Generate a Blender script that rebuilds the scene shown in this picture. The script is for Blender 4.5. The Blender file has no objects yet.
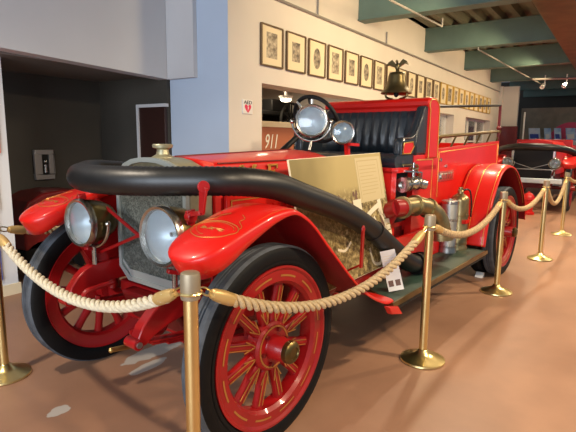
import bpy, bmesh, math, random
from mathutils import Vector, Matrix
random.seed(7)
PI = math.pi
SC = bpy.context.scene
COL = SC.collection

# ------------------------------------------------------------------ materials
def mat(name, col, rough=.5, metal=0., coat=0., spec=.5, noise=0., nscale=8., bump=0., bscale=60., col2=None, trans=0., alpha=1., emit=0., crough=.08):
    m = bpy.data.materials.new(name); m.use_nodes = True
    nt = m.node_tree; b = nt.nodes['Principled BSDF']
    b.inputs['Base Color'].default_value = (*col, 1)
    b.inputs['Roughness'].default_value = rough
    b.inputs['Metallic'].default_value = metal
    b.inputs['Coat Weight'].default_value = coat
    b.inputs['Coat Roughness'].default_value = crough
    b.inputs['Specular IOR Level'].default_value = spec
    b.inputs['Transmission Weight'].default_value = trans
    b.inputs['Alpha'].default_value = alpha
    if emit:
        b.inputs['Emission Color'].default_value = (*col, 1); b.inputs['Emission Strength'].default_value = emit
    if noise or bump:
        tc = nt.nodes.new('ShaderNodeTexCoord')
    if noise:
        n = nt.nodes.new('ShaderNodeTexNoise'); n.inputs['Scale'].default_value = nscale; n.inputs['Detail'].default_value = 5
        nt.links.new(tc.outputs['Object'], n.inputs['Vector'])
        r = nt.nodes.new('ShaderNodeValToRGB')
        c2 = col2 or tuple(c*(1-noise) for c in col)
        r.color_ramp.elements[0].position = .35; r.color_ramp.elements[1].position = .68
        r.color_ramp.elements[0].color = (*c2, 1); r.color_ramp.elements[1].color = (*col, 1)
        nt.links.new(n.outputs['Fac'], r.inputs['Fac']); nt.links.new(r.outputs['Color'], b.inputs['Base Color'])
    if bump:
        n = nt.nodes.new('ShaderNodeTexNoise'); n.inputs['Scale'].default_value = bscale; n.inputs['Detail'].default_value = 3
        nt.links.new(tc.outputs['Object'], n.inputs['Vector'])
        bp = nt.nodes.new('ShaderNodeBump'); bp.inputs['Strength'].default_value = bump; bp.inputs['Distance'].default_value = .01
        nt.links.new(n.outputs['Fac'], bp.inputs['Height']); nt.links.new(bp.outputs['Normal'], b.inputs['Normal'])
    return m

M = {}
M['red'] = mat('red_enamel', (.64, .009, .005), .38, coat=.35, spec=.35, noise=.12, nscale=3)
M['dred'] = mat('dark_red_enamel', (.15, .004, .005), .4, coat=.2, spec=.35, noise=.3, nscale=6)
M['rred'] = mat('red_running_gear', (.34, .006, .007), .38, coat=.3, spec=.35, noise=.2, nscale=6)
M['gold'] = mat('gold_leaf', (.80, .46, .10), .35, .7)
M['brass'] = mat('aged_brass', (.50, .36, .13), .32, .95, noise=.35, nscale=9)
M['post'] = mat('stanchion_brass', (.86, .70, .32), .30, 1., noise=.12, nscale=4)
M['collar'] = mat('stanchion_collar', (.34, .28, .19), .5, .6)
M['nickel'] = mat('nickel', (.62, .60, .55), .25, 1., noise=.2, nscale=12)
M['steel'] = mat('dull_steel', (.42, .42, .40), .4, .9, noise=.2, nscale=10)
M['dbrass'] = mat('dark_brass', (.22, .16, .06), .35, .95, noise=.4, nscale=9)
M['bronze'] = mat('bell_bronze', (.20, .15, .065), .38, .9, noise=.3, nscale=10)
M['reflector'] = mat('silvered_reflector', (.62, .70, .73), .42, .35)
M['rubber'] = mat('tire_rubber', (.006, .006, .0065), .6, spec=.18, noise=.3, nscale=8, bump=.1, bscale=40)
M['dusty'] = mat('dusty_tread', (.085, .097, .115), .7, noise=.45, nscale=14)
M['hose'] = mat('black_hose_rubber', (.007, .007, .0075), .42, spec=.6, noise=.3, nscale=10)
M['leather'] = mat('black_leather', (.016, .023, .032), .36, coat=.2, bump=.25, bscale=90)
M['black'] = mat('black_metal', (.008, .008, .008), .5, spec=.3)
M['dark'] = mat('dark_interior', (.010, .009, .008), .8)
M['green'] = mat('green_linoleum', (.035, .075, .055), .5, noise=.3, nscale=10)
M['rope'] = mat('natural_rope', (.62, .45, .24), .85, noise=.3, nscale=60, bump=.4, bscale=300)
M['ropew'] = mat('pale_rope', (.72, .62, .44), .85, noise=.25, nscale=60, bump=.4, bscale=300)
M['cuff'] = mat('tan_cuff', (.55, .36, .13), .4, .3)
M['white'] = mat('white_paint', (.80, .79, .76), .5)
M['rimn'] = mat('radiator_rim_metal', (.36, .40, .39), .4, .45)
M['card'] = mat('card_white', (.86, .83, .76), .6)
M['shell'] = mat('radiator_shell', (.46, .42, .27), .38, .6, noise=.3, nscale=12)
M['glass'] = mat('clear_glass', (.95, .97, 1), .12, trans=1., spec=.5)
M['cream'] = mat('cream_mat_board', (.80, .69, .47), .7)
M['frame'] = mat('dark_wood_frame', (.15, .09, .04), .45)
M['gframe'] = mat('gilt_frame', (.62, .40, .08), .4, .4)
M['pillow'] = mat('wood', (.2, .1, .05), .5)
M['beam'] = mat('green_steel_beam', (.125, .205, .18), .55, noise=.15, nscale=3)
M['deck'] = mat('ceiling_deck', (.13, .13, .09), .65, noise=.2, nscale=3)
M['duct'] = mat('brown_duct', (.13, .115, .05), .4, noise=.5, nscale=4)
M['conduit'] = mat('grey_conduit', (.30, .28, .26), .4, .3)
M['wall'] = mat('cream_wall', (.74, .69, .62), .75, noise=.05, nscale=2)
M['wallb'] = mat('pale_wall', (.68, .70, .73), .75, noise=.04, nscale=2)
M['bulk'] = mat('bulkhead_grey', (.60, .60, .61), .75, noise=.04, nscale=2)
M['pilb'] = mat('daylight_tinted_wall', (.50, .60, .74), .75, noise=.04, nscale=2)  # blue of the daylight on the wall end is put into this colour
M['recc'] = mat('recess_ceiling', (.16, .14, .12), .8)
M['under'] = mat('fender_shaded_red', (.24, .005, .006), .45)  # darker copy of the red, shade below the fenders put into the colour
M['goldd'] = mat('old_gold_line', (.50, .22, .05), .4, .5)
M['brass2'] = mat('worn_brass', (.42, .33, .16), .36, .9, noise=.45, nscale=9)
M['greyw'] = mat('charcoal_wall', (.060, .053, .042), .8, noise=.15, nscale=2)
M['door'] = mat('maroon_door', (.028, .008, .005), .5)
M['orange'] = mat('rust_brown_board', (.36, .11, .05), .55)
M['blue'] = mat('blue_print', (.10, .28, .62), .5, noise=.8, nscale=6, col2=(.55, .72, .85))
M['pblue'] = mat('pale_blue', (.40, .55, .68), .5, noise=.5, nscale=5, col2=(.75, .8, .82))
M['banr'] = mat('banner_red', (.75, .10, .03), .6)
M['bany'] = mat('banner_yellow', (.85, .55, .08), .6)
M['banb'] = mat('banner_blue', (.05, .08, .35), .6)
M['ink'] = mat('dark_ink', (.03, .03, .05), .6)
M['heart'] = mat('sign_red', (.75, .03, .10), .5)
M['brown'] = mat('brown_print', (.16, .08, .05), .6)
M['bulb'] = mat('lamp_glow', (1., .85, .62), .5, emit=9.)
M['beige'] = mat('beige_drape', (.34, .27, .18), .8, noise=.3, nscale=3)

def mfloor():
    m = bpy.data.materials.new('stained_concrete'); m.use_nodes = True
    nt = m.node_tree; N = nt.nodes.new; L = nt.links.new; b = nt.nodes['Principled BSDF']
    tc = N('ShaderNodeTexCoord')
    n1 = N('ShaderNodeTexNoise'); n1.inputs['Scale'].default_value = .9; n1.inputs['Detail'].default_value = 6; n1.inputs['Roughness'].default_value = .6
    L(tc.outputs['Object'], n1.inputs['Vector'])
    r = N('ShaderNodeValToRGB'); r.color_ramp.elements[0].position = .3; r.color_ramp.elements[1].position = .72
    r.color_ramp.elements[0].color = (.27, .14, .085, 1); r.color_ramp.elements[1].color = (.42, .225, .135, 1)
    L(n1.outputs['Fac'], r.inputs['Fac'])
    prev = r.outputs['Color']
    n2 = N('ShaderNodeTexNoise'); n2.inputs['Scale'].default_value = 9; n2.inputs['Detail'].default_value = 4
    L(tc.outputs['Object'], n2.inputs['Vector'])
    for (x, y, rx, ry, lo) in ((-2.30, -.86, .30, .085, .42), (-3.12, -1.03, .07, .05, .42), (-2.5, -1.0, .16, .05, .42)):
        mp = N('ShaderNodeMapping'); mp.inputs['Location'].default_value = (-x, -y, 0)
        L(tc.outputs['Object'], mp.inputs['Vector'])
        sc = N('ShaderNodeVectorMath'); sc.operation = 'MULTIPLY'; sc.inputs[1].default_value = (1/rx, 1/ry, 0)
        L(mp.outputs['Vector'], sc.inputs[0])
        ln = N('ShaderNodeVectorMath'); ln.operation = 'LENGTH'; L(sc.outputs['Vector'], ln.inputs[0])
        ad = N('ShaderNodeMath'); ad.operation = 'MULTIPLY_ADD'; ad.inputs[1].default_value = -.9; L(ln.outputs['Value'], ad.inputs[0])
        L(n2.outputs['Fac'], ad.inputs[2])
        g = N('ShaderNodeMapRange'); g.inputs['From Min'].default_value = -.36; g.inputs['From Max'].default_value = -.30
        g.inputs['To Max'].default_value = .85
        L(ad.outputs['Value'], g.inputs['Value'])
        mx = N('ShaderNodeMix'); mx.data_type = 'RGBA'; L(g.outputs['Result'], mx.inputs['Factor'])
        L(prev, mx.inputs['A']); mx.inputs['B'].default_value = (.52, .48, .42, 1)
        prev = mx.outputs['Result']
    L(prev, b.inputs['Base Color'])
    rr = N('ShaderNodeMapRange'); rr.inputs['To Min'].default_value = .30; rr.inputs['To Max'].default_value = .55
    L(n1.outputs['Fac'], rr.inputs['Value']); L(rr.outputs['Result'], b.inputs['Roughness'])
    b.inputs['Specular IOR Level'].default_value = .5
    return m
M['floor'] = mfloor()

def mcore():
    m = bpy.data.materials.new('radiator_honeycomb'); m.use_nodes = True
    nt = m.node_tree; N = nt.nodes.new; L = nt.links.new; b = nt.nodes['Principled BSDF']
    tc = N('ShaderNodeTexCoord'); v = N('ShaderNodeTexVoronoi'); v.inputs['Scale'].default_value = 95
    L(tc.outputs['Object'], v.inputs['Vector'])
    n = N('ShaderNodeTexNoise'); n.inputs['Scale'].default_value = 30; n.inputs['Detail'].default_value = 5; L(tc.outputs['Object'], n.inputs['Vector'])
    mu = N('ShaderNodeMath'); mu.operation = 'MULTIPLY'; L(v.outputs['Distance'], mu.inputs[0]); L(n.outputs['Fac'], mu.inputs[1])
    r = N('ShaderNodeValToRGB'); r.color_ramp.elements[0].position = .05; r.color_ramp.elements[1].position = .42
    r.color_ramp.elements[0].color = (.03, .035, .03, 1); r.color_ramp.elements[1].color = (.125, .135, .118, 1)
    L(mu.outputs['Value'], r.inputs['Fac']); L(r.outputs['Color'], b.inputs['Base Color'])
    bp = N('ShaderNodeBump'); bp.inputs['Strength'].default_value = .6; bp.inputs['Distance'].default_value = .006
    L(v.outputs['Distance'], bp.inputs['Height']); L(bp.outputs['Normal'], b.inputs['Normal'])
    b.inputs['Roughness'].default_value = .6; b.inputs['Metallic'].default_value = .3
    return m
M['core'] = mcore()

def mphoto():
    # sepia photograph print: pale sky above, a dark crowd and pump scene below (print pattern in board coordinates)
    m = bpy.data.materials.new('sepia_photo_print'); m.use_nodes = True
    nt = m.node_tree; N = nt.nodes.new; L = nt.links.new; b = nt.nodes['Principled BSDF']
    tc = N('ShaderNodeTexCoord'); sx = N('ShaderNodeSeparateXYZ'); L(tc.outputs['Object'], sx.inputs[0])
    n = N('ShaderNodeTexNoise'); n.inputs['Scale'].default_value = 26; n.inputs['Detail'].default_value = 7; n.inputs['Roughness'].default_value = .75
    L(tc.outputs['Object'], n.inputs['Vector'])
    a = N('ShaderNodeMath'); a.operation = 'MULTIPLY_ADD'; a.inputs[1].default_value = -5.; a.inputs[2].default_value = 2.85
    L(sx.outputs['Z'], a.inputs[0])
    c = N('ShaderNodeMath'); c.operation = 'ADD'; L(a.outputs[0], c.inputs[0]); L(n.outputs['Fac'], c.inputs[1])
    sm = N('ShaderNodeMapRange'); sm.inputs['From Min'].default_value = .35; sm.inputs['From Max'].default_value = .75; L(c.outputs[0], sm.inputs['Value'])
    sc = N('ShaderNodeValToRGB'); e = sc.color_ramp.elements
    e[0].position = .36; e[0].color = (.07, .045, .015, 1); e[1].position = .64; e[1].color = (.66, .54, .28, 1)
    x = e.new(.46); x.color = (.16, .11, .035, 1)
    x = e.new(.54); x.color = (.36, .27, .10, 1)
    L(n.outputs['Fac'], sc.inputs['Fac'])
    r = N('ShaderNodeMix'); r.data_type = 'RGBA'; L(sm.outputs['Result'], r.inputs['Factor']); r.inputs['A'].default_value = (.47, .36, .14, 1); L(sc.outputs['Color'], r.inputs['B'])
    # darker smoky corner at the top left of the print
    n2 = N('ShaderNodeTexNoise'); n2.inputs['Scale'].default_value = 3; L(tc.outputs['Object'], n2.inputs['Vector'])
    d = N('ShaderNodeMath'); d.operation = 'MULTIPLY_ADD'; d.inputs[1].default_value = -1.6; d.inputs[2].default_value = .48; L(sx.outputs['X'], d.inputs[0])
    d2 = N('ShaderNodeMath'); d2.operation = 'ADD'; L(d.outputs[0], d2.inputs[0]); L(n2.outputs['Fac'], d2.inputs[1])
    g = N('ShaderNodeMapRange'); g.inputs['From Min'].default_value = .2; g.inputs['From Max'].default_value = .9; g.inputs['To Max'].default_value = .8
    L(d2.outputs[0], g.inputs['Value'])
    mx = N('ShaderNodeMix'); mx.data_type = 'RGBA'; L(g.outputs['Result'], mx.inputs['Factor']); L(r.outputs['Result'], mx.inputs['A']); mx.inputs['B'].default_value = (.19, .14, .04, 1)
    L(mx.outputs['Result'], b.inputs['Base Color']); b.inputs['Roughness'].default_value = .45
    return m
M['photo'] = mphoto()
M['ptext'] = mat('print_cream', (.58, .47, .25), .5)
M['pwhite'] = mat('print_white', (.80, .72, .52), .5)
M['pline'] = mat('print_line', (.48, .36, .16), .5)
def mport(i):
    return mat('portrait_print_%s' % 'abc'[i], [(.52, .44, .32), (.60, .52, .38), (.45, .38, .28)][i], .6, noise=.8, nscale=22, col2=[(.09, .075, .06), (.14, .11, .08), (.06, .05, .04)][i])
M['port'] = [mport(0), mport(1), mport(2)]

# ------------------------------------------------------------------ mesh building
def cr(pts, n=8, closed=False):
    P = [Vector(p) for p in pts]; out = []
    k = len(P); rng = range(k if closed else k-1)
    for i in rng:
        if closed: p0, p1, p2, p3 = P[(i-1) % k], P[i], P[(i+1) % k], P[(i+2) % k]
        else:
            p1, p2 = P[i], P[i+1]
            p0 = P[i-1] if i > 0 else p1*2-p2
            p3 = P[i+2] if i+2 < k else p2*2-p1
        for j in range(n):
            t = j/n
            out.append(.5*((2*p1)+(p2-p0)*t+(2*p0-5*p1+4*p2-p3)*t*t+(3*p1-p0-3*p2+p3)*t**3))
    if not closed: out.append(P[-1])
    return out

class MB:
    def __init__(s): s.v = []; s.f = []; s.mi = []; s.m = 0
    def add(s, vs, fs):
        o = len(s.v); s.v += [tuple(v) for v in vs]
        for f in fs: s.f.append([i+o for i in f]); s.mi.append(s.m)
        return s
    def mat(s, i): s.m = i; return s
    def box(s, x0, x1, y0, y1, z0, z1):
        return s.add([(x, y, z) for x in (x0, x1) for y in (y0, y1) for z in (z0, z1)],
                     [(0, 1, 3, 2), (4, 6, 7, 5), (0, 4, 5, 1), (2, 3, 7, 6), (0, 2, 6, 4), (1, 5, 7, 3)])
    def bar(s, p0, p1, w, h, up=(0, 0, 1), w1=None, h1=None):
        p0, p1 = Vector(p0), Vector(p1); d = (p1-p0).normalized(); u = Vector(up)
        if abs(d.dot(u)) > .97: u = Vector((1, 0, 0))
        r = d.cross(u).normalized(); u = r.cross(d)
        w1 = w if w1 is None else w1; h1 = h if h1 is None else h1
        vs = []
        for p, a, b in ((p0, w, h), (p1, w1, h1)):
            vs += [p-r*a/2-u*b/2, p+r*a/2-u*b/2, p+r*a/2+u*b/2, p-r*a/2+u*b/2]
        return s.add(vs, [(3, 2, 1, 0), (4, 5, 6, 7), (0, 1, 5, 4), (1, 2, 6, 5), (2, 3, 7, 6), (3, 0, 4, 7)])
    def tube(s, path, r, n=12, closed=False, caps=True):
        P = [Vector(p) for p in path]; k = len(P)
        R = r if isinstance(r, (list, tuple)) else [r]*k
        T = []
        for i in range(k):
            a = P[(i-1) % k] if (closed or i > 0) else P[i]; b = P[(i+1) % k] if (closed or i < k-1) else P[i]
            T.append((b-a).normalized())
        u = Vector((0, 0, 1)) if abs(T[0].z) < .9 else Vector((1, 0, 0))
        u = (u-T[0]*u.dot(T[0])).normalized()
        vs = []
        for i in range(k):
            u = (u-T[i]*u.dot(T[i])).normalized(); w = T[i].cross(u)
            for j in range(n):
                a = 2*PI*j/n; vs.append(P[i]+(u*math.cos(a)+w*math.sin(a))*R[i])
        fs = []
        for i in range(k if closed else k-1):
            for j in range(n):
                a, b = i*n+j, i*n+(j+1) % n; c, d = ((i+1) % k)*n+(j+1) % n, ((i+1) % k)*n+j
                fs.append((a, b, c, d))
        if caps and not closed: fs += [tuple(range(n))[::-1], tuple(range((k-1)*n, k*n))]
        return s.add(vs, fs)
    def cyl(s, p0, p1, r0, r1=None, n=16): return s.tube([p0, p1], [r0, r0 if r1 is None else r1], n)
    def lathe(s, prof, o=(0, 0, 0), ax=(0, 0, 1), n=32, caps=False, closed=False):
        o = Vector(o); ax = Vector(ax).normalized()
        u = Vector((1, 0, 0)) if abs(ax.x) < .9 else Vector((0, 0, 1)); u = (u-ax*u.dot(ax)).normalized(); w = ax.cross(u)
        vs = []
        for r, a in prof:
            for j in range(n):
                t = 2*PI*j/n; vs.append(o+ax*a+(u*math.cos(t)+w*math.sin(t))*max(r, 1e-5))
        k = len(prof); fs = []
        for i in range(k if closed else k-1):
            for j in range(n):
                i2 = (i+1) % k
                fs.append((i*n+j, i*n+(j+1) % n, i2*n+(j+1) % n, i2*n+j))
        if caps: fs += [tuple(range(n))[::-1], tuple(range((k-1)*n, k*n))]
        return s.add(vs, fs)
    def prism(s, poly, ax, a0, a1):
        k = len(poly)
        def P(u, v, a): return {'x': (a, u, v), 'y': (u, a, v), 'z': (u, v, a)}[ax]
        vs = [P(u, v, a0) for u, v in poly]+[P(u, v, a1) for u, v in poly]
        return s.add(vs, [tuple(range(k)), tuple(range(2*k-1, k-1, -1))]+[(i, (i+1) % k, k+(i+1) % k, k+i) for i in range(k)])
    def sph(s, c, r, n=16, m=10):
        r = (r, r, r) if not isinstance(r, (tuple, list)) else r
        vs = []; fs = []
        for i in range(m+1):
            t = PI*i/m
            for j in range(n):
                a = 2*PI*j/n; vs.append((c[0]+r[0]*math.sin(t)*math.cos(a), c[1]+r[1]*math.sin(t)*math.sin(a), c[2]+r[2]*math.cos(t)))
        for i in range(m):
            for j in range(n): fs.append((i*n+j, i*n+(j+1) % n, (i+1)*n+(j+1) % n, (i+1)*n+j))
        return s.add(vs, fs)
    def grid(s, rows, closed_u=False):
        k = len(rows); n = len(rows[0]); fs = []
        for i in range(k-1):
            for j in range(n if closed_u else n-1): fs.append((i*n+j, i*n+(j+1) % n, (i+1)*n+(j+1) % n, (i+1)*n+j))
        return s.add([v for r in rows for v in r], fs)
    def xf(s, mtx): s.v = [tuple(mtx @ Vector(v)) for v in s.v]; return s
    def build(s, name, mats, parent=None, loc=(0, 0, 0), rot=(0, 0, 0), smooth=35, bevel=0, solid=0, sub=0, weld=True):
        me = bpy.data.meshes.new(name); me.from_pydata(s.v, [], s.f)
        mats = mats if isinstance(mats, (list, tuple)) else [mats]
        for m in mats: me.materials.append(M[m] if isinstance(m, str) else m)
        for p, i in zip(me.polygons, s.mi): p.material_index = i
        bm = bmesh.new(); bm.from_mesh(me)
        if weld: bmesh.ops.remove_doubles(bm, verts=bm.verts, dist=1e-5)
        bmesh.ops.recalc_face_normals(bm, faces=bm.faces)
        bm.to_mesh(me); bm.free()
        if smooth:
            me.shade_smooth(); me.set_sharp_from_angle(angle=math.radians(smooth))
        o = bpy.data.objects.new(name, me); COL.objects.link(o)
        o.location = loc; o.rotation_euler = rot
        if parent: o.parent = parent
        if solid:
            d = o.modifiers.new('thick', 'SOLIDIFY'); d.thickness = solid; d.offset = -1
        if bevel:
            d = o.modifiers.new('bevel', 'BEVEL'); d.width = bevel; d.segments = 2; d.limit_method = 'ANGLE'; d.angle_limit = math.radians(40)
            d.harden_normals = False
        if sub:
            d = o.modifiers.new('sub', 'SUBSURF'); d.levels = sub; d.render_levels = sub
        return o

def tag(o, label, cat, group=None, kind=None):
    o['label'] = label; o['category'] = cat
    if group: o['group'] = group
    if kind: o['kind'] = kind
    return o
def thing(name, label, cat, loc=(0, 0, 0), rot=(0, 0, 0), group=None):
    o = bpy.data.objects.new(name, None); o.empty_display_size = .1; COL.objects.link(o)
    o.location = loc; o.rotation_euler = rot
    return tag(o, label, cat, group)
def struct(o, label=None):
    o['kind'] = 'structure'
    if label: o['label'] = label
    return o
def copy_tree(o, parent=None, **kw):
    c = o.copy(); COL.objects.link(c)
    if parent: c.parent = parent
    for k, v in kw.items(): setattr(c, k, v)
    for ch in list(o.children): copy_tree(ch, c)
    return c
def text(name, body, size, mt, loc, rot, parent, shear=0., extrude=.002, width=None, label=None):
    cu = bpy.data.curves.new(name, 'FONT'); cu.body = body; cu.size = size; cu.extrude = extrude; cu.align_x = 'CENTER'; cu.align_y = 'CENTER'; cu.shear = shear
    t = bpy.data.objects.new(name, cu); COL.objects.link(t)
    dg = bpy.context.evaluated_depsgraph_get()
    me = bpy.data.meshes.new_from_object(t.evaluated_get(dg)); bpy.data.objects.remove(t)
    o = bpy.data.objects.new(name, me); COL.objects.link(o); me.materials.clear(); me.materials.append(M[mt])
    o.location = loc; o.rotation_euler = rot; o.parent = parent
    if width: o.scale.x = width
    return o

# ================================================================== ROOM
# building frame: x runs along the picture wall (away from the camera), y=0 is the picture wall, z up
WT = .30
def wall_with_openings():
    b = MB(); x0, x1, top = -.558, 12.6, 3.95
    ops = [(0, 3.0), (4.3, 7.55), (8.62, 11.45)]; z0, z1 = .8, 2.06
    b.box(x0, x1, 0, WT, z1, top); b.box(x0, x1, 0, WT, 0, z0)
    xs = [x0]+[v for o in ops for v in o]+[x1]
    for i in range(0, len(xs), 2): b.box(xs[i], xs[i+1], 0, WT, z0, z1)
    return b
struct(wall_with_openings().build('wall_right', 'wall', smooth=0))
struct(MB().box(-.558, -.50, .004, .86, 0, 3.95).build('wall_pillar', 'pilb', smooth=0, loc=(-.004, 0, 0)))
b = MB().box(-.62, -.563, .43, .835, 2.085, 3.95); struct(b.build('trim_1', 'bulk', smooth=0))
b = MB().prism([(-9, 2.42), (-2.4, 2.155), (-.565, 2.085), (-.565, 3.95), (-9, 3.95)], 'y', .84, 1.0); struct(b.build('wall_bulkhead', 'bulk', smooth=0))
# dark recess under the bulkhead
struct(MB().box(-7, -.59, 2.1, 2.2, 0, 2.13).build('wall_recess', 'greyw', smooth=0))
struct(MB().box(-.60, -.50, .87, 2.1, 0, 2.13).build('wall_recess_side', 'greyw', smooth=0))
struct(MB().box(-7, -.50, 1.0, 2.2, 2.13, 2.20).build('ceiling_recess', 'recc', smooth=0))
struct(MB().box(-2.82, -2.22, 1.16, 1.42, 0, 2.13).build('wall_jamb', 'wallb', smooth=0))
struct(MB().box(-2.83, -2.205, 1.14, 1.43, 0, .10).build('baseboard_jamb', 'cream', smooth=0))
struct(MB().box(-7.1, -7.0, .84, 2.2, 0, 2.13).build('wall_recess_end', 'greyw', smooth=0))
d = MB().box(-.64, -.602, .875, 1.31, 0, 1.79).build('door_1', 'door', bevel=.004); struct(d)
MB().cyl((-.64, 1.22, .95), (-.69, 1.22, .95), .012).sph((-.70, 1.22, .95), .028).build('door_handle', 'brass', d)
b = MB().box(-.655, -.602, .85, 1.345, 1.79, 1.825).box(-.655, -.602, 1.31, 1.345, 0, 1.79); struct(b.build('trim_2', 'bulk', smooth=0))
struct(MB().box(-9, 19, -9, 4.2, -.1, 0).build('floor', 'floor', smooth=0))
# ceiling deck with flutes that run along the wall
b = MB(); z = 3.60; y = -8.0; pts = []
while y < .0:
    pts += [(y, z), (y+.10, z), (y+.13, z+.10), (y+.27, z+.10)]; y += .30
pts += [(0, z), (0, z+.14), (-8, z+.14)]
b.prism(pts, 'x', -9, 19); struct(b.build('ceiling', 'deck', smooth=0))
struct(MB().box(-9, -.56, -.0, 1.0, 3.95, 4.05).build('ceiling_left', 'wallb', smooth=0))
# steel beams across the room
for i, x in enumerate([-.6, 2.42, 5.34, 8.25, 11.15, 14.05, 16.95]):
    if i == 0: continue
    b = MB()
    b.box(x-.12, x+.12, -4.6, -.002, 3.17, 3.19).box(x-.12, x+.12, -4.6, -.002, 3.58, 3.60).box(x-.10, x+.10, -4.6, -.002, 3.19, 3.58)
    struct(b.build('trim_%d' % (i+3), 'beam', bevel=.004), None)
struct(MB().box(-2, 18.8, -3.9, -2.32, 3.10, 3.168).build('trim_12', 'duct', bevel=.01))
# pilaster like wall thickenings under the beams
# far end
struct(MB().box(18.9, 19, -9, 4.2, 0, 4.0).build('wall_end', 'greyw', smooth=0))
b = MB().box(12.45, 12.6, .0, -.10, 0, 3.17); struct(b.build('trim_13', 'wall', smooth=0))
struct(MB().box(12.6, 12.75, -.55, .3, 0, 3.17).build('wall_return', 'wall', smooth=0))
# room behind the openings
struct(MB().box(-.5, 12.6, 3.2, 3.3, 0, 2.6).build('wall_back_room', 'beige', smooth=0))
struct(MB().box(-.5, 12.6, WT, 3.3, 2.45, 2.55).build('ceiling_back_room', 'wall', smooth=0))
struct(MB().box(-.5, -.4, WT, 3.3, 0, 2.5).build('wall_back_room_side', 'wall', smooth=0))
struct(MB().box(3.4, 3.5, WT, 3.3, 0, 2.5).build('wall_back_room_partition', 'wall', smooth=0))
# window frames in the two further openings
wn = 0
for (x0, x1) in ((4.3, 7.55), (8.62, 11.45)):
    wn += 1
    b = MB(); n = 3; w = (x1-x0)
    for k in range(n+1):
        xx = x0+.03+(w-.06)*k/n; b.box(xx-.03, xx+.03, .17, .23, .8, 2.06)
    b.box(x0, x1, .17, .23, 2.0, 2.06).box(x0, x1, .17, .23, .8, .86).box(x0, x1, .17, .23, 1.42, 1.46)
    f = struct(b.build('window_%d' % wn, 'white', smooth=0))
    MB().box(x0+.03, x1-.03, .198, .202, .83, 2.03).build('pane', 'glass', f, smooth=0)
# objects seen through the first opening
t = thing('sign_board', 'rust brown board with white 911 numerals behind the wall opening', 'sign', (1.55, .9, 0))
MB().box(-.42, .46, 0, .03, 0.02, 1.62).build('board', 'orange', t, bevel=.004)
MB().box(-.44, .48, -.02, .05, 1.62, 1.70).build('ledge', 'cream', t, bevel=.004)
text('numerals', '911', .30, 'white', (-.16, -.006, 1.40), (PI/2, 0, 0), t, shear=.3, width=.75)
for xx in (-.36, .40): MB().box(xx-.03, xx+.03, .03, .25, 0, .1).build('foot', 'black', t)
t = thing('slatted_cabinet', 'dark cabinet with horizontal slats behind the searchlight', 'cabinet', (2.45, .95, 0))
b = MB().box(-.38, .55, 0, .35, 0, 1.66)
b.build('case', 'black', t, bevel=.005)
for k in range(9): MB().box(-.36, .53, -.012, .0, .74+k*.10, .79+k*.10).build('slat', 'steel', t)
t = thing('antique_carriage', 'black antique carriage on the raised floor behind the sign board', 'carriage', (2.15, 1.85, 0))
MB().box(-1.1, 1.1, -.45, .45, 0, 1.42).build('plinth', 'dark', t)
MB().box(-.9, .9, -.32, .32, 1.84, 1.92).box(-.75, -.1, -.3, .3, 1.92, 2.06).box(.2, .75, -.28, .28, 1.92, 2.12).build('body', 'black', t, bevel=.02)
for xx in (-.6, .6):
    for yy in (-.40, .40):
        b = MB().lathe([(.30, -.02), (.33, -.02), (.33, .02), (.30, .02)], (xx, yy, 1.75), (0, 1, 0), 32, closed=True)
        for k in range(12): b.bar((xx, yy, 1.75), (xx+.31*math.cos(k*PI/6), yy, 1.75+.31*math.sin(k*PI/6)), .02, .02, (0, 1, 0))
        b.build('wheel', 'black', t)
for xx in (-.6, .6): MB().cyl((xx, -.4, 1.75), (xx, .4, 1.75), .025).box(xx-.03, xx+.03, -.3, .3, 1.75, 1.86).build('axle', 'black', t)
t = thing('ceiling_light', 'oval lit ceiling lamp seen through the wall opening', 'lamp', (1.85, .95, 2.45))
MB().lathe([(0, -.41), (.06, -.405), (.10, -.38), (.11, -.35), (.02, -.34), (.02, 0), (0, 0)], n=24).build('shade', 'white', t)
MB().sph((0, 0, -.405), (.085, .085, .035)).build('bulb', 'bulb', t)
for (x, y, h, lab) in ((5.4, 1.2, 1.75, 'grey display cabinet behind the window nearest the black seat'), (6.7, 1.5, 1.95, 'taller grey display cabinet behind the second bay of windows'), (9.6, 1.0, 1.8, 'grey display cabinet behind the farthest window')):
    t = thing('display_cabinet', lab, 'cabinet', (x, y, 0))
    MB().box(-.3, .3, 0, .3, 0, h).build('case', 'black', t, bevel=.01)
    MB().box(-.25, .25, -.012, 0, .9, h-.08).build('panel', 'pblue' if x > 6 else 'beige', t)

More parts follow.
